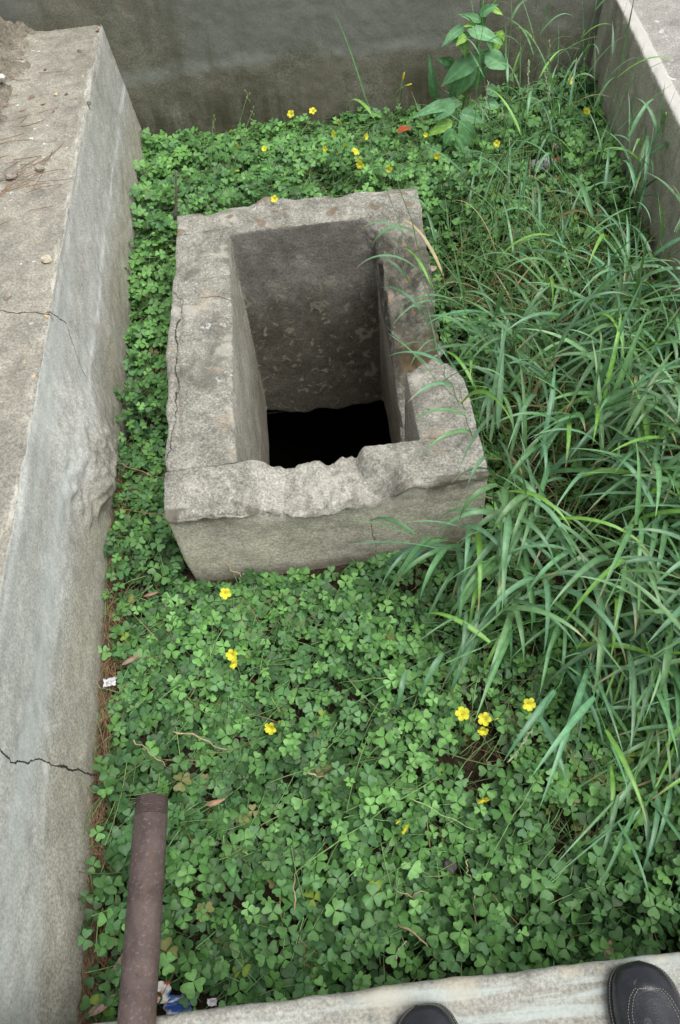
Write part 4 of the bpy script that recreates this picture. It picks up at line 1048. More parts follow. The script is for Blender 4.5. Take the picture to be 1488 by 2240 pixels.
bf((503, 288), 3.15, 'small yellow bud on the tall thin stalk leaning right by the far wall', size=0.010, closed=True, face=(0.5, -0.3, 0.6))
bf((882, 170), 3.35, 'spray of closed yellow flowers on tall stalks left of the broad-leaved weed', size=0.015, closed=True, face=(0.25, 0.0, 1))
bf((892, 186), 3.35, 'pale closed yellow flower hanging just under the tall closed spray', size=0.012, closed=True, face=(0.8, -0.1, 0.2))
bf((1250, 175), 3.35, 'topmost yellow flower near the far right corner, beside the right wall', size=0.017, face=(0.5, -0.4, 0.75))
bf((1284, 243), 3.12, 'yellow flower facing left below the topmost one near the far right corner', size=0.0155, face=(-0.6, -0.7, 0.4))
bf((1087, 314), 3.0, 'ragged yellow flower to the right of the broad-leaved weed among the grass', size=0.013, face=(0.1, -0.7, 0.6))
bf((931, 295), 3.15, 'yellow flower in shade under the left leaves of the broad-leaved weed', size=0.010, face=(-0.2, -0.9, 0.3))
bf((956, 342), 3.0, 'drooping yellow flower in front of the broad-leaved weed', size=0.013, face=(0, -0.95, -0.1))

# ------------------------------------------------------------------ broad-leaved weed at the far wall
def big_leaf(parent, p, direction, ln, wd, col, face, cup=0.25, droop=0.6, wave=0.12):
    """heart-shaped leaf lying along direction, upper side towards face"""
    d = np.array(direction, float); d /= np.linalg.norm(d); f = np.array(face, float); f -= d * (f @ d); f /= np.linalg.norm(f); s = np.cross(d, f)
    nu, nv = 12, 9; v = []; c = []
    for i in range(nu):
        t = i / (nu - 1); w_ = wd * (math.sin(math.pi * t ** 0.62) ** 0.8) * (1 - 0.25 * t) if 0 < t < 1 else 0.001
        for j in range(nv):
            u = j / (nv - 1) * 2 - 1
            bend = -droop * t * t * ln * 0.5
            back = -0.10 * ln * (abs(u) ** 1.5) * max(0, 1 - 3 * t)
            q = d * (t * ln + back) + s * (u * w_) + f * (bend + cup * abs(u) * w_ + wave * w_ * math.sin(7 * t + 3 * u) * abs(u)) + rng.normal(0, 0.0006, 3)
            v.append(q + np.array(p)); c.append(np.array(col) * (1.35 if j == nv // 2 else 1.0))
    m = MB(); m.add(np.array(v), grid_faces(nu, nv), None, np.array(c)); return m.build('leaf', M_CLOVER, parent)
def weed():
    Yp = 3.42; b0 = aty((1015, 320), Yp); b0[2] = 0
    root = thing('broad_leaved_weed', 'tall broad-leaved green weed standing against the far wall', 'plant', tuple(b0))
    W = lambda px, dy=0.0: aty(px, Yp + dy) - b0
    m = MB(); m.tube([np.zeros(3), W((1012, 240)), W((1030, 170)), W((1045, 100)), W((1053, 20)), W((1055, -60))], [0.007, 0.0065, 0.006, 0.0055, 0.0045, 0.0035], 8, (0.12, 0.24, 0.07))
    m.tube([W((1045, 60)), W((1070, 20)), W((1092, -8)), W((1110, -40))], [0.004, 0.0035, 0.003, 0.0025], 6, (0.15, 0.28, 0.07)); m.build('stem', M_STEM, root)
    G1, G2, G3, G4 = (0.15, 0.34, 0.16), (0.12, 0.29, 0.12), (0.24, 0.46, 0.08), (0.095, 0.235, 0.10)
    SP = np.vstack([W((1012, 240)) * f for f in np.linspace(0.1, 1, 6)] + [W(a_) * (1 - f) + W(b_) * f for a_, b_ in (((1012, 240), (1030, 170)), ((1030, 170), (1045, 100)), ((1045, 100), (1053, 20)), ((1053, 20), (1055, -60)), ((1045, 60), (1070, 20)), ((1070, 20), (1092, -8))) for f in np.linspace(0, 1, 6)])
    px_u = 0.00165                                               # metres per photo pixel at this depth
    def lf(px, to, wpx, col, face, dy=-0.03, **k):
        a = W(px, dy); b = W(to, dy - 0.03); q0 = SP[np.argmin(np.linalg.norm(SP - (a - np.array([0, 0, 0.03])), axis=1))]
        pm = MB(); pm.tube(bez(q0, (q0 + a) * 0.5 + np.array([0, 0, 0.012]), a, 6), 0.0022, 5, (0.15, 0.28, 0.08)); pm.build('leaf_stalk', M_STEM, root)
        big_leaf(root, a, b - a, np.linalg.norm(b - a), wpx * px_u * 0.5, col, face, **k)
    lf((1030, 68), (1104, 84), 44, G1, (0.2, -0.5, 0.9), dy=-0.06, droop=0.5)
    lf((1044, 62), (1062, 20), 34, G2, (0.1, -0.9, 0.4), dy=0.02)
    lf((1096, 70), (1082, 122), 30, G3, (0.2, -0.9, 0.3), dy=-0.02, droop=0.3)
    lf((1040, 55), (1018, 52), 14, G3, (0, -0.5, 0.8))
    lf((1012, 60), (966, 92), 30, G1, (-0.4, -0.6, 0.8))
    lf((1020, 72), (988, 94), 16, G1, (0, -0.8, 0.6))
    lf((1018, 78), (1000, 96), 24, G3, (-0.1, -0.8, 0.6), dy=-0.05)
    lf((1015, 90), (1020, 126), 26, (0.12, 0.25, 0.06), (0, -0.9, 0.4), dy=-0.05)
    lf((1082, 112), (1070, 92), 22, G1, (0.2, -0.9, 0.3))
    lf((1066, 122), (1112, 150), 50, G1, (0.2, -0.85, 0.5), dy=-0.05, droop=0.2)
    lf((1040, 128), (1080, 112), 34, G1, (0.1, -0.9, 0.5), dy=-0.02)
    lf((1040, 130), (964, 175), 56, G4, (-0.2, -0.6, 0.8), dy=-0.06, droop=0.7)
    lf((1030, 140), (1000, 215), 52, G2, (-0.1, -0.9, 0.4), dy=-0.05, droop=0.4)
    lf((1050, 140), (1040, 195), 50, G4, (0.1, -0.9, 0.3), dy=-0.02, droop=0.4)
    lf((1000, 175), (985, 215), 36, G4, (-0.3, -0.9, 0.3), dy=0.0)
    lf((990, 140), (962, 130), 30, G4, (-0.1, -0.9, 0.3), dy=0.04)
    lf((950, 215), (942, 135), 26, G4, (-0.1, -0.9, 0.3), dy=0.06)
    lf((1068, 190), (1092, 212), 30, G1, (0.1, -0.9, 0.5))
    lf((1062, 225), (1098, 232), 34, G1, (0.1, -0.6, 0.8), dy=-0.04)
    lf((1000, 225), (905, 238), 40, G1, (-0.1, -0.5, 0.85), dy=-0.06, droop=0.7)
    lf((990, 225), (950, 262), 44, G1, (-0.2, -0.8, 0.6), dy=-0.08)
    lf((1010, 250), (1062, 262), 44, G1, (0.1, -0.7, 0.7), dy=-0.06)
    lf((985, 268), (938, 292), 34, G3, (-0.1, -0.7, 0.7), dy=-0.08)
    lf((1010, 270), (1050, 330), 46, G2, (0.1, -0.8, 0.5), dy=-0.10)
    lf((990, 285), (970, 325), 36, G2, (-0.1, -0.8, 0.5), dy=-0.12)
    lf((1000, 300), (1030, 345), 40, G2, (0.1, -0.8, 0.5), dy=-0.16)
    lf((1052, 30), (1085, 8), 26, G1, (0.2, -0.7, 0.7)); lf((1050, 44), (1012, 28), 22, G1, (-0.2, -0.7, 0.6)); lf((1072, 18), (1102, 28), 16, G3, (0.2, -0.7, 0.6))
    lf((1055, -40), (1015, -10), 40, G1, (0, -0.6, 0.8)); lf((1056, -50), (1095, -30), 36, G1, (0, -0.6, 0.8))
    return root
weed()

# thin dry flower stalks that stand up by the far wall
for (a, b, lab) in (((478, 300), (543, 205), 'thin green seed stalk leaning right, tallest against the left part of the far wall'),
                    ((488, 300), (553, 243), 'thin green seed stalk with a pale bud, just under the tallest leaning one'),
                    ((445, 320), (467, 262), 'thin green stalk with a small tuft, left of the leaning seed stalks')):
    p0 = aty(a, 3.35); p0[2] = 0.03; p1 = aty(b, 3.45)
    r = thing('seed_stalk', lab, 'plant', tuple(p0)); m = MB()
    m.tube(bez(np.zeros(3), (p1 - p0) * 0.5 + np.array([0, 0, 0.03]), p1 - p0, 9), np.linspace(0.0021, 0.0011, 9), 5, (0.15, 0.26, 0.09)); m.build('stem', M_STEM, r)
    m = MB()
    for k in range(4):
        d = np.array([rng.normal(0, 0.6), -0.2, 0.7 + rng.random()]); d /= np.linalg.norm(d); q = p1 - p0 - np.array([0, 0, 0.02 * k]) * 0.8
        m.tube([q, q + d * 0.008, q + d * 0.02, q + d * 0.026], [0.0008, 0.001, 0.0026, 0.0006], 5, (0.24, 0.33, 0.14))
    m.build('seed_pod', M_STEM, r)

# ------------------------------------------------------------------ sticks, dry leaves, stones, litter
def stick(px0, z0, px1, z1, rad, label, name='dry_twig', cat='twig', col=(0.33, 0.25, 0.16), mat=None, wob=0.006, group=None, y=None):
    a = at(px0, z0) if y is None else aty(px0, y); b = at(px1, z1) if y is None else aty(px1, y)
    n = 9; t = np.linspace(0, 1, n)[:, None]; pts = a * (1 - t) + b * t
    pts[1:-1] += rng.normal(0, wob, (n - 2, 3)) * 0.5; pts += np.sin(t * 3.0) * rng.normal(0, wob, 3)
    m = MB(); m.tube(pts - a, np.linspace(rad, rad * 0.6, n) * rng.uniform(0.85, 1.15, n), 7, col)
    o = m.build(name, mat or M_DRY); o.location = a
    return tag(o, label, cat, group)
stick((383, 480), 0.2, (386, 374), 0.45, 0.0062, 'short grey stick standing upright at the back left corner of the pit', 'upright_stick', 'stick', (0.13, 0.115, 0.095), M_WOOD, 0.004, y=2.66)
stick((378, 1600), 0.12, (497, 1640), 0.10, 0.0022, 'long pale straw lying in the clover left of the small paired bloom')
stick((670, 1688), 0.10, (748, 1712), 0.09, 0.0024, 'pale bent twig end lying among dusty leaves in the middle of the clover')
stick((492, 1232), 0.08, (540, 1278), 0.02, 0.0022, 'short brown twig leaning on the front face of the pit')
stick((292, 1618), 0.08, (362, 1678), 0.06, 0.0016, 'thin brown twig crossing toward the threaded pipe end')
stick((865, 1480), 0.14, (740, 1495), 0.10, 0.0012, 'thin green straw under the lowest flat grass stalk', col=(0.17, 0.25, 0.09))
stick((862, 2012), 0.11, (965, 2110), 0.08, 0.0026, 'long brown twig lying diagonally in front, near the left shoe')
stick((866, 2100), 0.10, (890, 2058), 0.10, 0.0022, 'short pale bleached twig by the left shoe', col=(0.42, 0.37, 0.29))
stick((1040, 1955), 0.12, (1046, 2095), 0.10, 0.0013, 'long straight pine needle standing out pale in the front clover')
stick((1024, 1880), 0.12, (1032, 1925), 0.11, 0.0013, 'pair of pale needles upright in the dusty clover', col=(0.40, 0.34, 0.2))
stick((1345, 1985), 0.10, (1415, 1955), 0.10, 0.0020, 'reddish curved twig above the right shoe', col=(0.26, 0.11, 0.05))
stick((255, 1015), 0.06, (355, 1046), 0.10, 0.0018, 'tan straw bridging the clover between the bulging stone and the pit')
stick((252, 1115), 0.05, (362, 1125), 0.07, 0.0018, 'reddish straw in the clover beside the front left corner of the pit', col=(0.28, 0.15, 0.08))
stick((645, 1990), 0.10, (652, 1905), 0.10, 0.0018, 'brown twig upright in the clover right of the pipe')
stick((300, 400), 0.1, (352, 432), 0.12, 0.0018, 'brown straw at the foot of the left wall near the back', col=(0.26, 0.13, 0.07))
stick((930, 1950), 0.1, (860, 1938), 0.1, 0.0016, 'short brown straw lying level in the front clover')
stick((1250, 1880), 0.1, (1172, 1950), 0.1, 0.0012, 'thin long green straw slanting in the right front clover', col=(0.2, 0.3, 0.12))
stick((1185, 1690), 0.12, (1060, 1905), 0.11, 0.0015, 'long pale green fallen stalk slanting across the right front clover', col=(0.17, 0.28, 0.10))
stick((650, 1905), 0.12, (960, 1700), 0.12, 0.0016, 'long green fallen stalk slanting up across the middle of the clover', col=(0.16, 0.28, 0.09))
stick((895, 1745), 0.12, (1040, 1815), 0.12, 0.0016, 'pale green fallen stalk above the nodding flowers', col=(0.22, 0.33, 0.14))

def dry_leaf(px, z, ang, ln, wd, col, label, tilt=(0, 0, 1), curl=0.4):
    p = at(px, z); d = np.array([math.cos(ang), math.sin(ang), 0.08]); d /= np.linalg.norm(d)
    f = np.array(tilt, float); f -= d * (f @ d); f /= np.linalg.norm(f); s = np.cross(d, f); v = []; c = []
    for i in range(14):
        t = i / 13; w_ = wd * max(math.sin(math.pi * t ** 0.8), 0.02)
        for j in range(5):
            u = j / 2 - 1
            v.append(d * (t - 0.5) * ln + s * (u * w_ * 0.5 + 0.10 * ln * math.sin(t * 2.6) ) + f * (curl * abs(u) * w_ * 0.5 - 0.25 * ln * (t - 0.5) ** 2)); c.append(np.array(col) * (1.25 if j == 2 else 1) * rng.uniform(0.92, 1.06))
    m = MB(); m.add(np.array(v), grid_faces(14, 5), None, np.array(c)); o = m.build('dry_leaf', M_DRY); o.location = p
    return tag(o, label, 'dry leaf')
PK = (0.31, 0.215, 0.185)
dry_leaf((252, 2108), 0.07, 1.05, 0.105, 0.017, PK, 'pinkish brown narrow leaf half under the pipe, upper one of two')
dry_leaf((222, 2192), 0.06, 0.55, 0.085, 0.019, PK, 'pinkish brown narrow leaf by the wall foot, lower one of two near the pipe')
dry_leaf((286, 1440), 0.06, 0.5, 0.06, 0.016, (0.22, 0.16, 0.12), 'grey-brown narrow leaf on the needles by the left wall')
dry_leaf((470, 1752), 0.07, 0.2, 0.055, 0.014, (0.24, 0.16, 0.10), 'small brown leaf in the clover right of the threaded pipe end')
dry_leaf((1312, 2098), 0.08, 0.9, 0.10, 0.040, (0.16, 0.105, 0.075), 'broad brown dead leaf in front of the right shoe')
dry_leaf((330, 1298), 0.05, 0.2, 0.05, 0.012, (0.23, 0.13, 0.10), 'reddish narrow leaf in the clover left of the front face of the pit')
dry_leaf((1310, 885), 0.30, -0.7, 0.07, 0.012, (0.62, 0.64, 0.62), 'pale plastic strip in the thick grass')  # plastic strip on the leaf shape, its glint put in as pale colour
dry_leaf((885, 283), 0.12, 0.3, 0.07, 0.05, (0.30, 0.075, 0.03), 'rust-red dead leaf under the weed by the far wall')
dry_leaf((945, 588), 0.05, 0.6, 0.05, 0.035, (0.33, 0.27, 0.20), 'tan curled leaf in the clover beside the back right corner of the pit')

def pebble(p, r, label, col=(0.30, 0.27, 0.22), name='stone', flat=0.6, group=None):
    n = 9; th = np.linspace(0, math.pi, n); ph = np.linspace(0, 2 * math.pi, 13)[:-1]; v = []
    sc = np.array([rng.uniform(0.8, 1.3), rng.uniform(0.75, 1.1), flat])
    d = np.array([(math.sin(t) * math.cos(a), math.sin(t) * math.sin(a), math.cos(t)) for t in th for a in ph])
    rr = 1 + 0.28 * fbm(d + rng.uniform(0, 50, 3), 1.4, 3)
    # broken facets
    for k in range(5):
        nn = rng.normal(0, 1, 3); nn /= np.linalg.norm(nn); dd = d @ nn; rr = np.where(dd * rr > 0.72, 0.72 / np.maximum(dd, 0.2), rr)
    v = d * rr[:, None] * sc * r
    i = np.arange(n - 1)[:, None] * 12; j = np.arange(12)[None]; k = (j + 1) % 12
    q = np.stack([i + j, i + 12 + j, i + 12 + k, i + k], -1).reshape(-1, 4)
    m = MB(); m.add(v, q, None, col); o = m.build(name, M_STONE, smooth=False); o.location = (p[0], p[1], p[2] + r * flat * 0.55); o.rotation_euler = (0, 0, rng.uniform(0, 6))
    return tag(o, label, 'stone', group)
for (px, r, lab, c) in (((175, 114), 0.012, 'small dark pebble on the left wall top, near the far end by the edge', (0.16, 0.145, 0.12)),
                        ((70, 215), 0.011, 'brown pebble on the left wall top, leftmost of the far scatter', (0.2, 0.15, 0.11)),
                        ((124, 208), 0.012, 'pale tan pebble in the middle of the far scatter on the left wall top', (0.40, 0.35, 0.25)),
                        ((95, 227), 0.011, 'flat tan pebble just below the pale one on the left wall top', (0.34, 0.29, 0.21)),
                        ((196, 227), 0.011, 'grey-green pebble lying on the very edge of the left wall', (0.2, 0.2, 0.16)),
                        ((118, 246), 0.008, 'tiny brown grit grain below the flat tan pebble', (0.2, 0.15, 0.11)),
                        ((89, 371), 0.019, 'angular grey stone on the upper joint of the left wall top', (0.27, 0.245, 0.2)),
                        ((27, 388), 0.022, 'larger pointed grey stone at the left border by the upper joint', (0.24, 0.21, 0.175)),
                        ((103, 570), 0.017, 'flat cream stone among the white lichen dots on the left wall top', (0.46, 0.42, 0.32)),
                        ((17, 652), 0.013, 'grey rounded stone just above the lower joint of the left wall top', (0.26, 0.23, 0.19)),
                        ((100, 154), 0.008, 'dark grit grain on the left wall top, alone above the scatter', (0.13, 0.1, 0.08)),
                        ((146, 208), 0.008, 'dark brown grit grain right of the pale tan pebble', (0.14, 0.1, 0.08)),
                        ((214, 66), 0.009, 'reddish pebble at the far end edge of the left wall top', (0.28, 0.19, 0.13))):
    pebble(at(px, LW_TOP), r, lab, c)
pebble(at((86, 28), 0.62), 0.034, 'biggest stone, lying where the soil bank meets the far wall', (0.27, 0.24, 0.20), flat=0.8)
pebble(at((5, 172), 0.62), 0.02, 'white stone at the left border on the soil bank', (0.62, 0.61, 0.58))
pebble(at((958, 772), 0.0), 0.045, 'pale loose stone in the needles against the broken side of the pit', (0.42, 0.41, 0.38))
pebble(at((1440, 1842), 0.02), 0.042, 'dark slaty stone in the shade at the right border of the clover', (0.07, 0.068, 0.075), flat=0.5)
pebble(at((985, 1892), 0.04), 0.017, 'small dark purple-grey stone sunk in the front clover', (0.085, 0.07, 0.075), flat=0.5)
pebble(at((415, 1745), 0.03), 0.001, '', name='stone') if False else None

def scrap(px, z, cols, size, label, cat='wrapper', name='crumpled_wrapper', rough=0.4):
    n = 15; u = np.linspace(-1, 1, n); U, V = np.meshgrid(u, u, indexing='ij')
    P = np.stack([U, V * 0.7, 0 * U], -1) * size
    P[..., 2] += size * 0.45 * fbm(p3(U, V, px[0]), 1.6, 3); P[..., 0] += size * 0.2 * fbm(p3(U, V, px[1]), 1.3, 2); P[..., 1] += size * 0.2 * fbm(p3(V, U, px[1]), 1.3, 2)
    t = (fbm(p3(U, V, 3.0 + px[0]), 1.0, 2) + 1) * 0.5; c = np.zeros(U.shape + (3,))
    for k, cc in enumerate(cols):
        c[(t >= k / len(cols) * 0.9 + 0.05 * (k > 0))] = cc
    m = MB(); m.add(P.reshape(-1, 3), grid_faces(n, n), None, c.reshape(-1, 3)); o = m.build(name, M_WRAP); o.location = at(px, z)
    return tag(o, label, cat)
M_WRAP = mat_tint("printed_foil", 0.35, 0.5, 30, 0.12)
scrap((388, 2200), 0.05, ((0.45, 0.48, 0.52), (0.03, 0.08, 0.30), (0.5, 0.55, 0.62), (0.08, 0.17, 0.40)), 0.030, 'crumpled blue and silver wrapper in the litter right of the pipe')
scrap((345, 2172), 0.07, ((0.55, 0.03, 0.03), (0.6, 0.58, 0.55), (0.05, 0.18, 0.45)), 0.024, 'red and white corner of a wrapper against the pipe')
scrap((464, 2192), 0.07, ((0.55, 0.53, 0.56), (0.45, 0.42, 0.46)), 0.010, 'tiny whitish scrap of paper in the clover near the blue wrapper', 'paper', 'paper_scrap')
scrap((240, 1492), 0.06, ((0.42, 0.43, 0.44), (0.5, 0.5, 0.5)), 0.018, 'grey-white scrap of paper pressed against the left wall foot', 'paper', 'paper_scrap')
scrap((1226, 318), 0.10, ((0.38, 0.05, 0.04), (0.45, 0.40, 0.40)), 0.032, 'red scrap of packaging in the grass by the far right corner')

def bottle():
    p = at((1188, 358), 0.07); root = thing('plastic_bottle', 'crushed clear plastic bottle lying in the grass at the far right', 'bottle', tuple(p))
    nb = NB('clear_plastic'); b = nb.t.nodes.new('ShaderNodeBsdfPrincipled'); b.inputs['Roughness'].default_value = 0.12; b.inputs['Transmission Weight'].default_value = 0.6
    b.inputs['Base Color'].default_value = (0.75, 0.78, 0.82, 1); m0 = nb.done(b.outputs[0])
    m = MB(); xs = np.linspace(-0.06, 0.06, 12); r = np.array([0.004, 0.024, 0.026, 0.025, 0.020, 0.024, 0.026, 0.024, 0.022, 0.016, 0.011, 0.011])
    pts = np.stack([xs, 0.25 * xs, 0.004 * np.sin(xs * 90)], -1); m.tube(pts, r, 14, (1, 1, 1)); m.build('body', m0, root)
    m = MB(); m.tube(np.array([(0.060, 0.015, 0), (0.075, 0.019, 0)]), 0.0135, 12, (0.50, 0.06, 0.04)); m.build('cap', M_WRAP, root)
bottle()

# ------------------------------------------------------------------ rusty pipe lying on the near wall
def pipe():
    p0 = at((331, 1757), 0.53); rad = 0.0305
    a = np.array([-0.412, 0.452, 0.532]); b = np.array([-0.437, -0.36, 0.532])
    root = thing('rusty_pipe', 'rusty iron pipe with a threaded end reaching over the near wall beside the left wall', 'pipe', tuple(a))
    d = (b - a) / np.linalg.norm(b - a); L = np.linalg.norm(b - a)
    def ring(pts_r, n=40, jit=0.0):
        up = np.array([0, 0, 1.0]); s = np.cross(d, up); s /= np.linalg.norm(s); an = np.linspace(0, 2 * np.pi, n, endpoint=False); v = []
        for (t, r) in pts_r:
            rr = r + (jit * fbm(p3(np.cos(an) * 2, np.sin(an) * 2, t * 30), 1.5, 3) if jit else 0)
            v.append(d * t + (np.cos(an) * rr)[:, None] * s + (np.sin(an) * rr)[:, None] * up)
        v = np.vstack(v); m_ = len(pts_r); i = np.arange(m_ - 1)[:, None] * n; j = np.arange(n)[None]; k = (j + 1) % n
        return v, np.stack([i + j, i + k, i + n + k, i + n + j], -1).reshape(-1, 4)
    m = MB(); v, q = ring([(0.034 + 0.008 * k, rad) for k in range(int((L - 0.034) / 0.008))] , 40, 0.0005); m.add(v, q); m.build('tube', M_PIPE, root)
    th = [(0.0, rad - 0.0050), (0.0005, rad - 0.0022)]
    for k in range(8):
        t0 = 0.0012 + 0.0040 * k; g = 0.0026 - 0.0001 * k
        th += [(t0, rad - g - 0.0004), (t0 + 0.0009, rad - 0.0007 + 0.00004 * k), (t0 + 0.0017, rad - 0.0007 + 0.00004 * k), (t0 + 0.0030, rad - g - 0.0006)]
    th += [(0.0335, rad - 0.0006), (0.0345, rad + 0.0002)]
    m = MB(); v, q = ring(th); m.add(v, q)
    v, q = ring([(0.0, rad - 0.0050), (0.02, rad - 0.0052), (0.30, rad - 0.0054)]); m.add(v, q[:, ::-1]); m.build('thread', M_PIPE, root, smooth=False)
pipe()

# ------------------------------------------------------------------ the photographer's shoes on the near wall
def shoe(name_label, toe, heading, mirror=1):
    """toe: position of the toe tip on the wall; built along -y from the tip, 0.27 m long"""
    root = thing('leather_shoe', name_label, 'shoe', (toe[0], toe[1], NW_TOP + 0.003), 'shoes on the near wall'); root.rotation_euler = (0, 0, heading)
    # outline: half widths left/right at distance s behind the tip
    S = 1.0 * np.array([0, 0.004, 0.012, 0.025, 0.045, 0.07, 0.10, 0.14, 0.18, 0.22, 0.25, 0.265, 0.272])
    Lw = np.array([0.006, 0.024, 0.036, 0.044, 0.049, 0.051, 0.049, 0.043, 0.038, 0.037, 0.034, 0.022, 0.002])
    Rw = np.array([0.006, 0.022, 0.034, 0.043, 0.050, 0.054, 0.054, 0.047, 0.041, 0.038, 0.034, 0.022, 0.002])
    if mirror < 0: Lw, Rw = Rw, Lw
    Ht = np.array([0.026, 0.034, 0.041, 0.047, 0.052, 0.056, 0.062, 0.074, 0.080, 0.082, 0.084, 0.080, 0.070])
    s = np.concatenate([np.linspace(0, 0.03, 16)[:-1], np.linspace(0.03, 0.272, 46)]); il = lambda A: np.interp(s, S, A)
    def sm(a):
        for _ in range(3): a[1:-1] = (a[:-2] + 2 * a[1:-1] + a[2:]) / 4
        return a
    lw, rw, ht = sm(il(Lw * 1.12)), sm(il(Rw * 1.12)), sm(il(Ht)); nv = 29; u = np.linspace(0, math.pi, nv)
    sole_h = 0.014
    v = []
    for k in range(len(s)):
        cx = (rw[k] - lw[k]) / 2; hw = (rw[k] + lw[k]) / 2 - 0.004
        hw = max(hw, 0.001); hh = ht[k] - sole_h
        for a in u:
            c, sn = math.cos(a), math.sin(a)
            X = -c / (abs(c) ** 2.6 + abs(sn) ** 2.6) ** (1 / 2.6) * hw + cx; Zq = sn / (abs(c) ** 2.2 + abs(sn) ** 2.2) ** (1 / 2.2) * hh + sole_h
            Yq = -s[k] + (0.006 * (1 - sn) if k < 20 else 0) * 0
            v.append((X, Yq, Zq))
    v = np.array(v).reshape(len(s), nv, 3)
    # the apron seam: a raised ridge in a U round the toe
    t = np.linspace(0, 1, len(s))
    aw = np.interp(s, [0.034, 0.040, 0.053, 0.075, 0.12, 0.2, 0.272], [0.0, 0.018, 0.029, 0.037, 0.037, 0.030, 0.026])
    cx = ((rw - lw) / 2)[:, None]
    dist = np.where(s[:, None] > 0.034, abs(abs(v[:, :, 0] - cx) - aw[:, None]), 9)
    ridge = np.exp(-(dist / 0.0035) ** 2) * sstep(0.6, 0.75, np.sin(u))[None]
    ridge = np.maximum(ridge, np.exp(-((s[:, None] - 0.035) / 0.003) ** 2) * (abs(v[:, :, 0] - cx) < 0.014))
    v[:, :, 2] += 0.0022 * ridge
    crease = np.exp(-((s[:, None] - 0.105 - 0.2 * (v[:, :, 0] - cx) ) / 0.003) ** 2) + np.exp(-((s[:, None] - 0.12 + 0.15 * (v[:, :, 0] - cx)) / 0.003) ** 2)
    v[:, :, 2] -= 0.0015 * crease
    m = MB(); m.add(v.reshape(-1, 3), grid_faces(len(s), nv)); m.build('upper', M_LEATHER, root)
    # welt and sole
    m = MB(); rows = [(0.0, -0.003), (0.004, 0.0), (0.011, 0.001), (0.0145, 0.0008), (0.0155, -0.004)]
    n = len(s); out = []
    for (zz, gr) in rows:
        lft = np.stack([-(lw + gr * (lw > 0.005)), -s, np.full(n, zz)], -1); rgt = np.stack([(rw + gr * (rw > 0.005)), -s, np.full(n, zz)], -1)[::-1]
        out.append(np.vstack([lft, rgt]))
    out[1][:, 1] += 0; P = np.vstack(out); N = 2 * n
    i = np.arange(len(rows) - 1)[:, None] * N; j = np.arange(N)[None]; k = (j + 1) % N
    q = np.stack([i + j, i + k, i + N + k, i + N + j], -1).reshape(-1, 4)
    bot = [(a, N - 1 - a, N - 2 - a, a + 1) for a in range(n - 1)]
    m.add(P, np.vstack([q, np.array(bot), np.array(bot)[:, ::-1] + N * (len(rows) - 1)])); m.build('sole', M_SOLE, root)
    # stitches: short light threads
    def stitches(path, name, lift=0.0012):
        seg = np.linalg.norm(np.diff(path, axis=0), axis=1); cum = np.concatenate([[0], np.cumsum(seg)]); mm = MB()
        for d0 in np.arange(0, cum[-1], 0.0042):
            pp = np.array([[np.interp(d0 + e, cum, path[:, c]) for c in range(3)] for e in (0, 0.0013, 0.0026)]); pp[:, 2] += np.array([0.0, lift * 0.6, 0.0])
            mm.tube(pp, 0.00042, 5, (0.46, 0.43, 0.36))
        mm.build(name, M_THREAD, root)
    idx = [k for k in range(len(s)) if s[k] > 0.0355]
    def top_z(k, X):
        row = v[k]; o = np.argsort(row[:, 0]); return np.interp(X, row[o, 0], row[o, 2])
    for off in (0.0028, -0.0028):
        left = []; right = []
        for k in idx:
            a = max(aw[k] + off, 0.001)
            left.append((cx[k, 0] - a, -s[k], top_z(k, cx[k, 0] - a) + 0.0006)); right.append((cx[k, 0] + a, -s[k], top_z(k, cx[k, 0] + a) + 0.0006))
        left, right = np.array(left), np.array(right)
        stitches(np.vstack([left[::-1], right]), 'stitching')
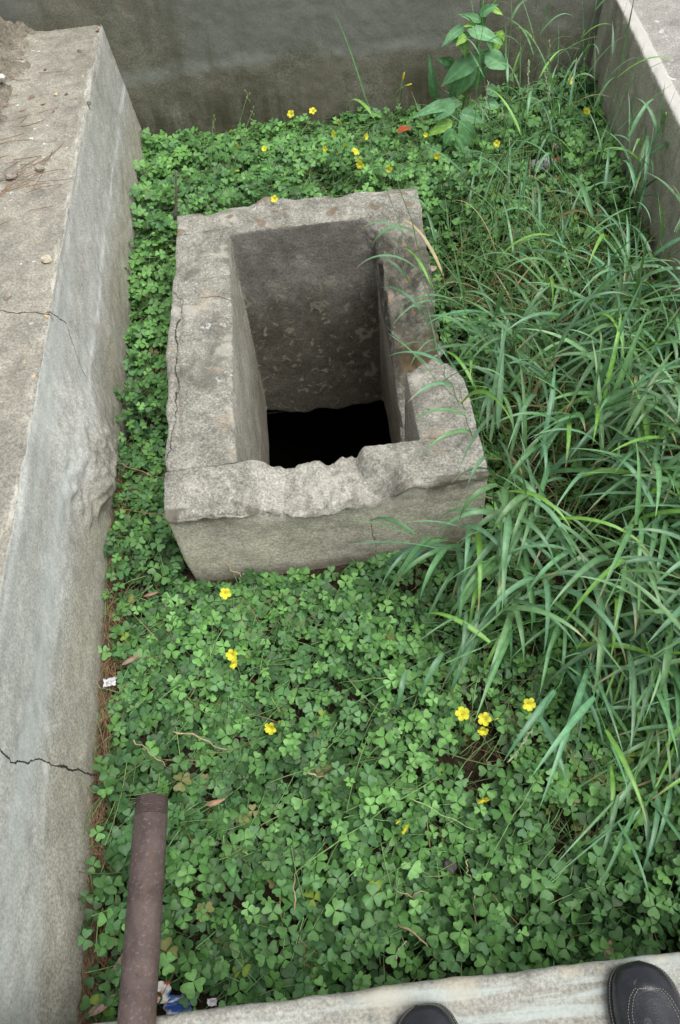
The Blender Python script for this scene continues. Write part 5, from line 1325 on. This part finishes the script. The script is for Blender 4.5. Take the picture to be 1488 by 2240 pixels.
    w1 = np.vstack([np.stack([-(lw - 0.0012), -s, np.full(n, 0.0163)], -1)[:52][::-1], np.stack([(rw - 0.0012), -s, np.full(n, 0.0163)], -1)[:52]])
    w1[:, 1] -= 0.0016 * 0; stitches(w1, 'welt_stitching')
    # dark opening for the foot
    m = MB(); an = np.linspace(0, 2 * np.pi, 24, endpoint=False)
    ring_ = np.stack([np.cos(an) * 0.026, -0.20 + np.sin(an) * 0.048, np.full(24, 0.0)], -1)
    m.tube(np.vstack([ring_, ring_[:1]]) + np.array([0, 0, 0.083]), 0.004, 6); m.build('collar', M_LEATHER, root)
def mat_leather():
    nb = NB('black_leather'); c = nb.ramp(nb.noise(14, 6, 0.7), [(0.35, (0.008, 0.009, 0.012)), (0.6, (0.016, 0.018, 0.023)), (0.75, (0.06, 0.064, 0.074))])
    sc_ = nb.rng(nb.noise(1, 5, 0.7, 1.0, nb.scalev((40, 14, 40))), 0.6, 0.72); c = nb.mix(nb.math('MULTIPLY', sc_, 0.55), c, (0.13, 0.125, 0.115))
    return nb.done(nb.bsdf(c, nb.rng(nb.noise(9, 5, 0.7), 0.3, 0.7, 0.18, 0.36), nb.bump(nb.noise(330, 3, 0.6), 0.5, 0.0008), 0.5))
def mat_plain(name, c, r, grain=200):
    nb = NB(name); n = nb.rng(nb.noise(grain, 4, 0.6), 0.3, 0.7, 0.0, 1.0); col = nb.mix(n, tuple(x * 0.75 for x in c), tuple(min(1, x * 1.25) for x in c))
    return nb.done(nb.bsdf(col, r, nb.bump(nb.noise(grain, 3), 0.3, 0.001), 0.35))
M_LEATHER, M_SOLE, M_THREAD = mat_leather(), mat_plain('black_rubber', (0.022, 0.022, 0.024), 0.6), mat_plain('pale_thread', (0.27, 0.25, 0.21), 0.9)
shoe('black leather shoe at the bottom right corner, its stitched apron in full view', (0.392, 0.099), R(-6), 1)
shoe('black leather shoe at the bottom edge of which only the toe cap shows', (0.026, 0.076), R(12), -1)
for o in scn.objects:
    if o.name.startswith('concrete_wall'): o['kind'] = 'thing'
